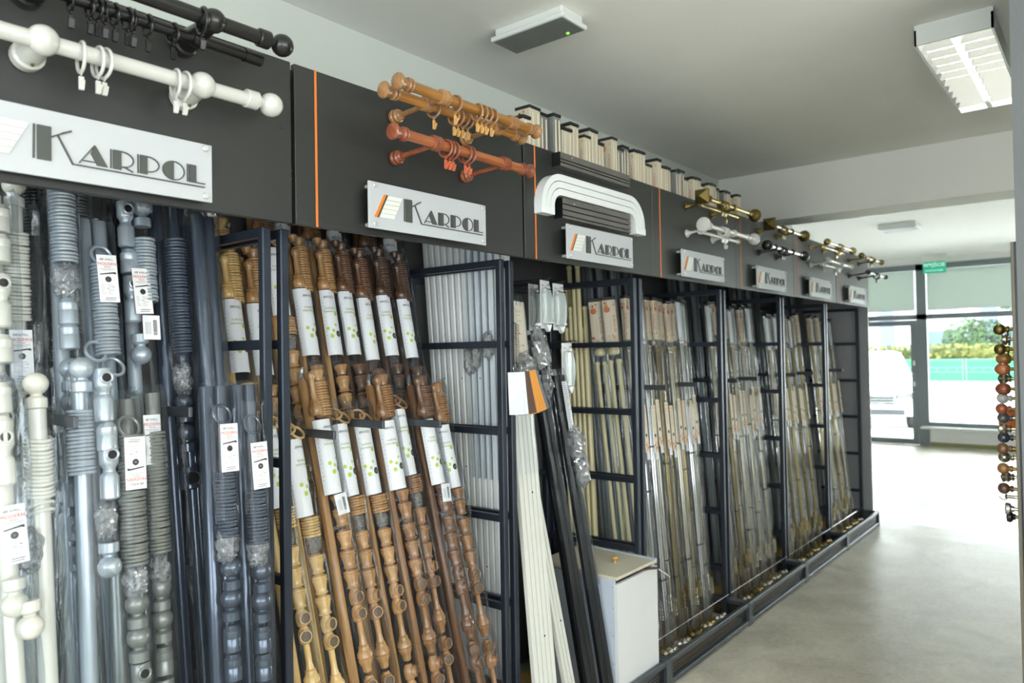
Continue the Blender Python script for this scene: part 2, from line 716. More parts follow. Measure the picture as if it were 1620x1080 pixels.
struct('beam', MB().use('plaster').box(XB, 6.0, -3.2, 5.2, 2.5677, 3.1))

# far wall: glazed shop front
m = MB().use('plaster_white')
m.box(XW, XW + .15, -3.2, 5.2, 2.905, 3.0)
m.box(XW, XW + .15, -3.2, 2.35, 0, .29)
m.box(XW, XW + .15, 3.6, 5.2, 0, 2.905)
struct('wall_far', m)
m = MB().use('pvc')
m.box(XW - .02, XW + .08, -3.2, 3.6, 2.81, 2.905)
m.box(XW - .02, XW + .08, -3.2, 3.6, 2.02, 2.10)
m.box(XW - .02, XW + .08, 2.325, 2.47, 0, 2.905)
m.box(XW - .02, XW + .08, -3.2, 2.33, .31, .38)
m.box(XW - .02, XW + .08, .03, .13, .31, 2.905).box(XW - .02, XW + .08, -3.2, -3.1, .31, 2.905)
m.box(XW - .02, XW + .08, 3.52, 3.6, 0, 2.905)
w1 = struct('window_1', m)
for (y0, y1, z0, z1) in ((-3.1, .03, .38, 2.02), (-3.1, .03, 2.10, 2.81), (.13, 2.325, .38, 2.02), (.13, 2.325, 2.10, 2.81), (2.47, 3.52, 2.10, 2.81)):
    put('pane', MB().use('pane').box(XW + .02, XW + .028, y0, y1, z0, z1).mesh('pane', 0), w1)
d = MB().use('pvc')
d.box(XW - .03, XW + .05, 2.475, 2.56, .01, 2.01).box(XW - .03, XW + .05, 3.43, 3.515, .01, 2.01)
d.box(XW - .03, XW + .05, 2.56, 3.43, 1.925, 2.01).box(XW - .03, XW + .05, 2.56, 3.43, .01, .1)
d1 = struct('door_1', d)
put('pane', MB().use('pane').box(XW + .005, XW + .013, 2.56, 3.43, .1, 1.925).mesh('pane', 0), d1)
h = MB().use('chrome')
h.path([(XW - .03, 2.52, 1.15), (XW - .09, 2.52, 1.15), (XW - .09, 2.62, 1.15), (XW - .09, 2.62, .85), (XW - .09, 2.52, .85), (XW - .03, 2.52, .85)], .012, 8)
put('door_handle', h.mesh('door_handle'), d1)
for z in (1.32, .98):
    put('lock_plate', cached('lock', lambda: MB().use('chrome').bbox(-.005, .005, -.016, .016, -.04, .04, .003).mesh('lock_plate')), d1, (XW - .035, 2.52, z))
struct('window_sill', MB().use('sill_white').bbox(XW - .22, XW - .0, -3.2, 2.42, .285, .315, .006))
struct('baseboard_far', MB().use('skirting').box(XW - .016, XW, -3.2, 2.32, 0, .06))
for (y0, y1, lab) in ((.15, 2.31, 'pale green translucent roller blind above the shop window next to the door'), (-3.08, .01, 'pale green translucent roller blind above the shop window farther from the door'), (2.49, 3.5, 'pale green translucent roller blind above the glass door')):
    rb = thing('roller_blind', lab, 'blind', (XW, (y0 + y1) / 2, 2.165))
    hw = (y1 - y0) / 2
    put('blind_fabric', MB().use('blind').box(-.03, -.027, -hw, hw, .012, .64).mesh('blind_fabric', 0), rb)
    put('bottom_bar', MB().use('lamp_body').box(-.036, -.02, -hw, hw, 0, .014).mesh('bottom_bar', 0), rb)

# ------------------------------------------------------------------ ceiling fittings
el = thing('emergency_light', 'white box emergency light with grey lens and green indicator on ceiling', 'light', (2.45, 1.82, CEIL))
put('housing', MB().use('lamp_body').bbox(-.078, .068, -.172, .172, -.036, 0, .004).mesh('housing'), el)
put('cover', MB().use('lamp_body').bbox(-.092, .082, -.186, .186, -.053, -.034, .004).mesh('cover'), el)
put('lens', MB().use('lamp_lens').box(-.082, .072, -.176, .176, -.0555, -.052).mesh('lens', 0), el)
put('indicator', MB().use('lamp_led').sphere((.048, -.112, -.054), .008, 10, 6).mesh('indicator'), el)


def louvre_fixture(X, Y, Z, lab, LX=1.2, LY=.285):
    t = thing('fluorescent_fixture', lab, 'light', (X, Y, Z))
    hx, hy = LX / 2, LY / 2
    hb = MB().use('lamp_body')
    hb.box(-hx, hx, -hy, hy, -.02, 0)
    hb.box(-hx, hx, -hy, -hy + .008, -.085, -.02).box(-hx, hx, hy - .008, hy, -.085, -.02)
    hb.box(-hx, -hx + .012, -hy, hy, -.085, -.02).box(hx - .012, hx, -hy, hy, -.085, -.02)
    put('housing', hb.mesh('housing', 0), t)
    for y in (-hy / 2, hy / 2):
        put('lamp_tube', cached(('tube', LX), lambda: MB().use('tube').cyl((-hx + .03, 0, 0), (hx - .03, 0, 0), .008, 10).mesh('lamp_tube')), t, (0, y, -.035))
    put('centre_divider', MB().use('louvre').add([(-hx + .012, -.012, -.084), (hx - .012, -.012, -.084), (hx - .012, 0, -.03), (-hx + .012, 0, -.03), (-hx + .012, .012, -.084), (hx - .012, .012, -.084)], [(0, 1, 2, 3), (3, 2, 5, 4), (0, 4, 5, 1)]).mesh('centre_divider', 0), t)
    for s in (-1, 1):
        put('reflector', MB().use('louvre').add([(-hx + .012, s * (hy - .009), -.084), (hx - .012, s * (hy - .009), -.084), (hx - .012, s * (hy - .03), -.024), (-hx + .012, s * (hy - .03), -.024)], [(0, 1, 2, 3)]).mesh('reflector', 0), t)

    def lam():
        q = MB().use('louvre')
        w = hy - .022
        q.add([(-.012, 0, 0), (.012, 0, 0), (0, 0, -.03), (-.012, w, 0), (.012, w, 0), (0, w, -.03)], [(0, 1, 2), (3, 5, 4), (0, 2, 5, 3), (1, 4, 5, 2), (0, 3, 4, 1)])
        return q.mesh('louvre_blade', 0)
    lm = cached(('lam', LY), lam)
    n = int(LX / .1)
    for i in range(1, n):
        x = -hx + LX * i / n
        for y in (-hy + .009, .013):
            put('louvre_blade', lm, t, (x, y, -.054), (0, 0, 0))
    return t


louvre_fixture(4.13, .49, CEIL, 'ceiling fluorescent fixture with mirrored louvre blades next to the grey wall')
for (X, Y) in ((1.4, -.9), (-1.2, -.9), (-1.2, 1.1)):
    louvre_fixture(X, Y, CEIL, 'ceiling fluorescent fixture with mirrored louvre blades inside the front shop room')['group'] = 'fluorescent fixtures of the front room'
fl = thing('flat_ceiling_lamp', 'small flat rectangular ceiling lamp in the bright room before the shop front', 'light', (9.48, 1.9, 3.0))
put('housing', MB().use('lamp_body').bbox(-.16, .16, -.2, .2, -.06, 0, .008).mesh('housing'), fl)
put('lens', MB().use('lamp_lens').box(-.14, .14, -.18, .18, -.064, -.059).mesh('lens', 0), fl)

ex = thing('exit_sign', 'green hanging exit sign with white lettering before the shop front', 'sign', (12.9, 2.12, 2.78))
put('sign_panel', MB().use('sign_green').bbox(-.012, .012, -.155, .155, -.075, .105, .004).mesh('sign_panel'), ex)
put('lamp_bar', MB().use('lamp_body').bbox(-.035, .035, -.165, .165, .105, .22, .006).mesh('lamp_bar'), ex)
pr = Print(lambda x, z: (-.0135, -x, z))
pr.text('sign_white', 'WYJŚCIE', .075, 0, .028)
pr.text('sign_white', 'EWAKUACYJNE', .034, 0, -.045)
put('lettering', pr.mb.mesh('lettering', 0), ex)

# ------------------------------------------------------------------ racks
P_FR = .026                      # post section
Y_POST, Y_BACK = 1.80, 2.34
RUNGS = (.30, .63, .96, 1.286, 1.617)
BAYTXT = ['white ball rods and black double rod', 'oak double rod and cherry rod', 'straight and curved curtain rails', 'brass pyramid rod and white ball rod',
          'brass pyramid rod and black ball rod', 'pale gold and white double rods', 'small gold and small black rods']
post_me = MB().use('frame').bbox(-P_FR / 2, P_FR / 2, -P_FR / 2, P_FR / 2, 0, 1.938, .003).mesh('post')
rung_me = MB().use('frame').bbox(-.011, .011, 0, Y_BACK - Y_POST, -.013, .013, .002).mesh('rung')
bar_me = MB().use('frame').bbox(0, .96, -.011, .011, -.011, .011, .002).mesh('back_bar')
back_me = MB().use('back_dark').box(.002, .998, 0, .006, .02, 2.34).mesh('back_panel', 0)
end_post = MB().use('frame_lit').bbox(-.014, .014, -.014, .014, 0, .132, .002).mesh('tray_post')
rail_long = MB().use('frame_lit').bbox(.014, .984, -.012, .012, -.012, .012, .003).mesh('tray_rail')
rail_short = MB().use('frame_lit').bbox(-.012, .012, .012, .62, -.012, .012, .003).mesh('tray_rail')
perf_long = MB().use('perforated').box(.014, .984, -.001, .001, 0, .1).mesh('perforated_sheet', 0)
perf_short = MB().use('perforated').box(-.001, .001, .012, .6, 0, .1).mesh('perforated_sheet', 0)
board_me = MB().use('board').bbox(.02, .978, .03, .6, 0, .014, .002).mesh('base_board')
wire_me = MB().use('chrome').cyl((.0, 0, 0), (.97, 0, 0), .0022, 6).mesh('guard_wire')

RACKS = []
for n in range(7):
    bx = bay(n)
    gap = .004 if n in (2, 3, 4) else .011
    r = thing('display_rack', 'dark grey display bay with fascia board carrying the ' + BAYTXT[n], 'display rack', (bx, DF, 0))
    RACKS.append(r)
    fb = put('fascia_board', MB().use('fascia').bbox(.0 if n in (3, 4, 5) else .006, 1.0 - gap / 2, 0, .018, ZF0, ZF1, .0015).mesh('fascia_board', 0), r)
    put('stripe', MB().use('stripe').box(.07, .077, -.0012, 0, ZF0, ZF1).mesh('stripe', 0), fb)
    put('top_shelf', MB().use('fascia').box(.004, .996, .02, .7, ZF1 - .03, ZF1 - .012).mesh('top_shelf', 0), r)
    if n < 6:
        sc = cached('screw', lambda: MB().use('frame').lathe([(.005, 0), (.004, .0012)], 10, (0, 0, 0), (0, -1, 0)).mesh('screw_cap'))
        for x in (.965, 1.035) if n in (1, 2) else (.965,):
            if x < 1:
                put('screw_cap', sc, fb, (x, 0, 2.19))
    for sx in (.028, .972):
        for y in (Y_POST - DF, Y_BACK - DF):
            put('post', post_me, r, (sx, y, 0))
        for z in RUNGS + (1.925,):
            put('rung', rung_me, r, (sx, Y_POST - DF, z))
    put('back_panel', back_me, r, (0, Y_BACK - DF + .02, 0))
    for z in (.96, 1.9):
        put('back_bar', bar_me, r, (.02, Y_BACK - DF, z))
    # bottom tray
    ty = 1.672 - DF
    for x in (.014, .985):
        put('tray_post', end_post, r, (x, ty, 0))
        put('tray_rail', rail_short, r, (x, ty, .118))
        put('tray_rail', rail_short, r, (x, ty, .018))
        put('perforated_sheet', perf_short, r, (x, ty, .018))
    for z in (.018, .118):
        put('tray_rail', rail_long, r, (0, ty, z))
    put('perforated_sheet', perf_long, r, (0, ty + .004, .018))
    put('base_board', board_me, r, (0, ty, .018))
    if n >= 3:
        put('guard_wire', wire_me, r, (.014, .083, .155))

# end panel of the row
ep = thing('end_panel', 'solid grey end panel with dark frame closing the row of racks', 'panel', (7.2, 1.72, 0))
put('sheet', MB().use('end_panel').bbox(0, .022, 0, .68, 0, ZF0, .002).mesh('sheet', 0), ep)
put('top_cover', MB().use('end_panel').box(-.02, .022, 0, .68, ZF0, ZF1).mesh('top_cover', 0), ep)


def divider_arm(X, z, tilt=0, yf=1.82, lab=''):
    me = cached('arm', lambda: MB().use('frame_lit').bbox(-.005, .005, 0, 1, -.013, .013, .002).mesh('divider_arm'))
    L = Y_BACK - yf
    o = put('divider_arm', me, None, (X, yf, z), (tilt, 0, 0), (1, L, 1))
    tag(o, lab, 'rack arm')
    return o


divider_arm(.647, 1.448, .02, 1.74, lab='flat dark divider arm between the white and the silver rod sets')
divider_arm(.944, 1.446, -.01, lab='flat dark divider arm in front of the anthracite rod sets')
divider_arm(1.3895, 1.345, 0, lab='flat dark divider arm below the light pine rod sets beside the ladder')
divider_arm(1.581, 1.36, 0, lab='flat dark divider arm among the oak rod sets')
divider_arm(1.84, 1.34, 0, lab='flat dark divider arm at the walnut rod sets beside the white rails')
for X, q in ((3.507, 'first'), (3.885, 'second')):
    divider_arm(X, 1.39, 0, lab=q + ' flat dark divider arm of the bay under the brass and white ball rods')
for X, q in ((4.449, 'first'), (4.779, 'second')):
    divider_arm(X, 1.39, 0, lab=q + ' flat dark divider arm of the bay under the black ball rod')
divider_arm(5.531, 1.39, 0, lab='first flat dark divider arm of the bay under the pale gold rod')
divider_arm(5.944, 1.39, 0, lab='second flat dark divider arm of the bay under the pale gold rod')
divider_arm(6.734, 1.39, 0, lab='flat dark divider arm of the last bay beside the grey end panel')


# ------------------------------------------------------------------ KARPOL signs
def stroke(p, q, w):
    dx, dz = q[0] - p[0], q[1] - p[1]
    L = math.hypot(dx, dz)
    nx, nz = -dz / L * w / 2, dx / L * w / 2
    return [(p[0] + nx, p[1] + nz), (q[0] + nx, q[1] + nz), (q[0] - nx, q[1] - nz), (p[0] - nx, p[1] - nz)]


def arc_strip(c, rx, rz, a0, a1, w, n=12):
    out, inn = [], []
    for i in range(n + 1):
        a = a0 + (a1 - a0) * i / n
        out.append((c[0] + rx * math.cos(a), c[1] + rz * math.sin(a)))
        inn.append((c[0] + (rx - w) * math.cos(a), c[1] + (rz - w) * math.sin(a)))
    return [[out[i], out[i + 1], inn[i + 1], inn[i]] for i in range(n)]


def letters():
    mm = lambda P: [(x / 1000, z / 1000) for x, z in P]
    L = {}
    L['letter_k'] = [mm([(135, 34), (138.5, 34), (139.5, 103), (136, 103)]), mm([(143, 33.5), (168.5, 33.5), (168.5, 103), (143, 103)]),
                     mm(stroke((169, 83), (190, 94.5), 3)), mm([(190, 93), (207, 101), (206, 104.5), (188, 96)]), mm(stroke((180.5, 89), (208.5, 34.5), 3.2)),
                     mm(stroke((207.5, 34.8), (495, 33.2), 2.6))]
    L['letter_a'] = [mm(stroke((221, 40.5), (251, 82), 2)), mm([(245, 76), (252, 82.5), (277, 40.5), (256, 40.5), (243, 64), (246.5, 71)]), mm(stroke((228, 46.5), (252, 46.5), 2))]
    rr = [mm(s) for s in arc_strip((306, 63.5), 26, 18, -PI / 2, PI / 2, 2.2)]
    L['letter_r'] = [mm([(282.5, 40.5), (285, 40.5), (285, 81.5), (282.5, 81.5)]), mm([(288, 40.5), (305, 40.5), (305, 81.5), (288, 81.5)])] + rr + [mm(stroke((310, 48), (330, 39.5), 2.4))]
    pp = [mm(s) for s in arc_strip((361, 63.5), 27, 18, -PI / 2, PI / 2, 2.2)]
    L['letter_p'] = [mm([(339.5, 40.5), (342, 40.5), (342, 81.5), (339.5, 81.5)]), mm([(345, 40.5), (361, 40.5), (361, 81.5), (345, 81.5)])] + pp
    oo = [mm(s) for s in arc_strip((420.5, 60), 26, 22, -PI / 2, PI / 2, 2)]
    half = [(420.5 + 26 * math.cos(a), 60 + 22 * math.sin(a)) for a in [PI / 2 + PI * i / 14 for i in range(15)]]
    L['letter_o'] = [mm(half)] + oo
    L['letter_l'] = [mm([(452, 40.5), (454.3, 40.5), (454.3, 81.5), (452, 81.5)]), mm([(456.8, 40.5), (474, 40.5), (474, 81.5), (456.8, 81.5)]), mm(stroke((473, 41.5), (496, 41.5), 2.2))]
    return L


LET = letters()
let_me = {}
for k, polys in LET.items():
    q = MB().use('letter')
    for p in polys:
        q.prism(p, -.0035, 0)
    let_me[k] = q.mesh(k, 0)


def pm(name, m_, P, t=.0035):
    return MB().use(m_).prism([(x / 1000, z / 1000) for x, z in P], -t, 0).mesh(name, 0)


plate_me = MB().use('acrylic').bbox(0, .515, 0, .006, 0, .137, .001).mesh('plate', 0)
or_me = pm('orange_slat', 'logo_orange', [(20, 34), (28, 33), (65, 103), (57.5, 103)])
dk_me = pm('dark_slat', 'letter', [(28.5, 33), (35, 33), (71.5, 102.5), (65.5, 103)])
slats = []
for i in range(5):
    a, b = i / 5 + .008, (i + 1) / 5 - .008
    lx = lambda t: 36 + (71.8 - 36) * t
    slats.append(pm('white_slat', 'logo_white', [(lx(a), 33.5 + 68.8 * a), (lx(a) + 57, 33.5 + 68.8 * a), (lx(b) + 57, 33.5 + 68.8 * b), (lx(b), 33.5 + 68.8 * b)]))
stand_me = MB().use('steel_cap').lathe([(.006, 0), (.006, .036), (.0075, .037), (.0075, .042), (.006, .044)], 14, (0, .036, 0), (0, -1, 0)).mesh('standoff')
YS = DF - .036
SIGN_NEAR = ['below the white ball rod', 'below the cherry wood rod', 'below the dark slotted rail', 'below the white rod with ball ends', 'below the black ball rod',
             'below the small white double rod', 'below the small black rod']
for n in range(7):
    s = thing('acrylic_sign', 'white acrylic sign reading KARPOL on the dark fascia ' + SIGN_NEAR[n], 'sign', (bay(n) + .228 + (.0 if n else .005), YS, 1.953))
    put('plate', plate_me, s)
    for k, me in let_me.items():
        put(k, me, s)
    put('orange_slat', or_me, s)
    put('dark_slat', dk_me, s)
    for me in slats:
        put('white_slat', me, s)
    for (x, z) in ((.021, .126), (.021, .013), (.496, .126), (.496, .013)):
        put('standoff', stand_me, s, (x, 0, z))


# ------------------------------------------------------------------ curtain rods mounted on the fascia
def ring_mesh(mt, R, r):
    return cached(('ring', mt, round(R, 4), round(r, 4)), lambda: MB().use(mt).torus((0, 0, 0), (1, 0, 0), R, r, 26, 8).mesh('ring'))


def clip_mesh(mt):
    def f():
        q = MB().use(mt)
        q.torus((0, 0, .004), (1, 0, 0), .004, .0014, 10, 6)
        q.bbox(-.005, .005, -.003, .003, -.03, -.003, .001)
        q.add([(-.005, -.003, -.028), (.005, -.003, -.028), (.005, -.009, -.012), (-.005, -.009, -.012)], [(0, 1, 2, 3)])
        return q.mesh('clip')
    return cached(('clip', mt), f)


def hang_rings(t, xs, y, z, rodr, mt, clipm, R, r=.0035, tilt=()):
    for i, x in enumerate(xs):
        g = put('ring', ring_mesh(mt, R, r), t, (x, y, z - (R - rodr - r)), (0, 0, tilt[i % len(tilt)] if tilt else .12 * ((i % 3) - 1)))
        put('clip', clip_mesh(clipm), g, (0, 0, -R - .006))


def ball_prof(R, neck, nl, col, cl):
    p = [(col * .9, 0), (col, .002), (col, cl), (col * .8, cl + .003), (neck, cl + .006), (neck, cl + nl)]
    a0 = math.asin(min(.95, neck / R))
    zc = cl + nl + R * math.cos(a0)
    for i in range(11):
        a = a0 + (PI - a0 - .03) * i / 10
        p.append((R * math.sin(a), zc - R * math.cos(a)))
    return p


def mounted_rod(name, label, n_, parts):
    return thing(name, label, 'curtain rod', (0, 0, 0))


def lathe_part(t, name, mt, prof, o, d, seg=20, parent=None):
    return put(name, MB().use(mt).lathe(prof, seg, o, d).mesh(name), parent or t)


# white ball rod, bay 0
t = thing('curtain_rod', 'thick white curtain rod with ball ends and clip rings on stout wall brackets', 'curtain rod', (.72, 1.7, 2.2))
o_ = Vector((.72, 1.7, 2.2))


def rel(p):
    return tuple(Vector(p) - o_)


put('rod', MB().use('white_lacquer').cyl(rel((.2, 1.605, 2.203)), rel((1.0, 1.605, 2.203)), .0165, 20).mesh('rod'), t)
lathe_part(t, 'finial', 'white_lacquer', ball_prof(.029, .013, .014, .022, .03), rel((.975, 1.605, 2.205)), (1, 0, 0))
for x in (.542, .866):
    b = put('bracket', MB().use('white_lacquer').lathe([(.03, 0), (.031, .004), (.031, .022), (.026, .026), (.024, .05), (.02, .085)], 20, rel((x, 1.7, 2.197)), (0, -1, .06)).mesh('bracket'), t)
    put('cup', MB().use('white_lacquer').sphere(rel((x, 1.603, 2.205)), .0295, 20, 12).mesh('cup'), b)
    put('screw', MB().use('antique').cyl(rel((x + .0, 1.66, 2.169)), rel((x, 1.66, 2.174)), .003, 8).mesh('screw'), b)
hang_rings(t, [v - .72 for v in (.611, .643, .655, .805, .825)], 1.605 - 1.7, .003, .0165, 'white_lacquer', 'white_lacquer', .03, .0036)

# black double rod, bay 0
o_ = Vector((.72, 1.7, 2.32))
t = thing('curtain_rod', 'black double curtain rod with black ball end and clip rings', 'curtain rod', tuple(o_))
put('rod', MB().use('black_lacquer').cyl(rel((.2, 1.556, 2.34)), rel((1.0, 1.556, 2.34)), .0165, 20).mesh('rod'), t)
put('rear_rod', MB().use('black_lacquer').cyl(rel((.2, 1.625, 2.318)), rel((1.0, 1.625, 2.318)), .0135, 18).mesh('rear_rod'), t)
put('end_cap', MB().use('black_lacquer').cyl(rel((.985, 1.625, 2.318)), rel((1.03, 1.625, 2.318)), .0165, 18).mesh('end_cap'), t)
lathe_part(t, 'finial', 'black_lacquer', ball_prof(.027, .011, .014, .0215, .028), rel((.98, 1.556, 2.34)), (1, 0, 0))
for x in (.542, .869):
    b = put('bracket', MB().use('black_lacquer').lathe([(.03, 0), (.031, .004), (.031, .02), (.026, .024), (.024, .06), (.018, .13)], 20, rel((x, 1.7, 2.325)), (0, -1, .08)).mesh('bracket'), t)
    put('cup', MB().use('black_lacquer').sphere(rel((x, 1.556, 2.34)), .027, 20, 12).mesh('cup'), b)
    put('rear_cup', MB().use('black_lacquer').cyl(rel((x - .015, 1.625, 2.318)), rel((x + .015, 1.625, 2.318)), .02, 16).mesh('rear_cup'), b)
hang_rings(t, [v - .72 for v in (.60, .636, .65, .665, .685, .711, .723, .754, .81)], 1.625 - 1.7, -.002, .0135, 'black_lacquer', 'black_lacquer', .0225, .003)
hang_rings(t, [.842 - .72], 1.556 - 1.7, .02, .0165, 'black_lacquer', 'black_lacquer', .029, .0035)


def bell(h=.034):
    return [(.010, 0), (.0155, .002), (.0165, .005), (.0155, .008), (.012, .010), (.0125, .012), (.016, .014), (.0165, .016), (.015, .018), (.012, .020), (.012, .026), (.0145, .036), (.019, .046), (.020, .050), (.018, .055), (.011, .058), (.001, .059)]


def wooden(label, xl, xr, y, z, rodm, fm, arms, ringx, clipm, rearx=None, yr=None, zr=None, ring_r=None):
    global o_
    o_ = Vector(((xl + xr) / 2, DF, z))
    t = thing('curtain_rod', label, 'curtain rod', tuple(o_))

    def one(nm, y_, z_, x0, x1):
        w = MB().use(rodm)
        w.cyl((0, 0, 0), (0, 0, x1 - x0 - .1), .0148, 18)
        put(nm, w.mesh(nm), t, rel((x0 + .05, y_, z_)), (0, PI / 2, 0))
        for s, xx in ((1, x1 - .059), (-1, x0 + .059)):
            lathe_part(t, 'finial', fm, [(a * 1.22, b) for a, b in bell()], rel((xx, y_, z_)), (s, 0, 0))
    one('rod', y, z, xl, xr)
    if yr:
        one('rear_rod', yr, zr, xl + .01, xr + .01)
    for x in arms:
        zb = z - .012
        b = put('bracket', MB().use(fm).lathe([(.018, 0), (.0225, .004), (.0225, .012), (.0195, .016), (.021, .020), (.0205, .026), (.015, .030), (.016, .034), (.012, .04)], 18, rel((x, DF, zb)), (0, -1, .03)).mesh('bracket'), t)
        put('arm', MB().use(fm).cyl(rel((x, DF - .036, zb + .001)), rel((x, y + .012, z - .004)), .0078, 12).mesh('arm'), b)
        for yy, zz in ((y, z),) + (((yr, zr),) if yr else ()):
            put('cup', MB().use(fm).lathe([(.016, 0), (.0215, .002), (.0228, .008), (.0215, .022), (.0228, .03), (.017, .032)], 18, rel((x - .016, yy, zz)), (1, 0, 0)).mesh('cup'), b)
    R = .0245
    for xs, yy, zz in ((ringx[0], y, z),) + (((ringx[1], yr, zr),) if yr else ()):
        hang_rings(t, [v - o_.x for v in xs], yy - DF, zz - o_.z, .0148, fm, clipm, R, .0036, (.15, -.1, .05, .2))
    return t


wooden('honey oak double curtain rod with turned ends and clip rings', 1.35, 1.985, 1.487, 2.322, 'honey', 'oak', (1.533, 1.847), ([1.583, 1.68, 1.7, 1.72, 1.745], [1.564, 1.650, 1.668, 1.69, 1.712]), 'clip_tan', True, 1.556, 2.318)
wooden('reddish cherry wood single curtain rod with turned ends and clip rings', 1.36, 1.99, 1.521, 2.196, 'cherry', 'cherry_dark', (1.533, 1.846), ([1.575, 1.592, 1.607, 1.66, 1.678], []), 'clip_red')

# rails on bay 2
t = put('curtain_rail', None, None) if False else None


def straight_rail(label, x0, x1, z0, z1, grooves, th=.04):
    t = thing('curtain_rail', label, 'curtain rail', (x0, DF, z0))
    L, H = x1 - x0, z1 - z0
    q = MB().use('rail_grey')
    zs = [0]
    for g in grooves:
        zs += [g * H - .0025, g * H + .0025]
    zs.append(H)
    for i in range(0, len(zs), 2):
        q.box(0, L, -th, 0, zs[i], zs[i + 1])
    put('profile', q.mesh('profile', 0), t)
    for g in grooves:
        put('groove', MB().use('seam_black').box(0, L, -th + .012, -.001, g * H - .0025, g * H + .0025).mesh('groove', 0), t)
    put('end_plate', MB().use('rail_black').box(-.003, 0, -th, 0, 0, H).mesh('end_plate', 0), t)
    put('screw', MB().use('steel_cap').cyl((.08, -th - .001, H * .8), (.08, -th, H * .8), .003, 8).mesh('screw'), t)
    return t


straight_rail('short dark grey curtain rail with two fine slots at the fascia top edge', 2.363, 2.893, 2.312, 2.366, (.28, .5))
straight_rail('dark grey wide curtain rail with four slots above its sign', 2.372, 2.895, 2.108, 2.188, (.14, .42, .7))


def curved_rail():
    t = thing('curved_rail', 'white three-channel curtain rail bent down at both ends', 'curtain rail', (2.24, DF, 2.13))
    th = .038
    W = .082
    R = .13
    xl, xr, zt = 0, .79, .148
    drop = .0

    def offs(e):
        pts = [(xl + e, -.0)]
        n = 8
        for i in range(n + 1):
            a = PI - PI / 2 * i / n
            pts.append((xl + R + (R - e) * math.cos(a), zt - R + (R - e) * math.sin(a)))
        for i in range(n + 1):
            a = PI / 2 - PI / 2 * i / n
            pts.append((xr - R + (R - e) * math.cos(a), zt - R + (R - e) * math.sin(a)))
        pts.append((xr - e, 0))
        return pts
    bands = [(0, .0255), (.0285, .0535), (.0565, W)]
    for e0, e1 in bands:
        A, B = offs(e0), offs(e1)
        q = MB().use('rail_white')
        for i in range(len(A) - 1):
            q.prism([A[i], A[i + 1], B[i + 1], B[i]], -th, 0)
        put('channel', q.mesh('channel', 20), t)
    A, B = offs(.003), offs(W - .003)
    q = MB().use('groove')
    for i in range(len(A) - 1):
        q.prism([A[i], A[i + 1], B[i + 1], B[i]], -th + .012, -.002)
    put('core', q.mesh('core', 0), t)
    for x in (-.002, xr - W + .002):
        put('end_stop', MB().use('rail_white').bbox(x, x + W, -th - .003, 0, -.018, .012, .002).mesh('end_stop'), t)
    return t


curved_rail()


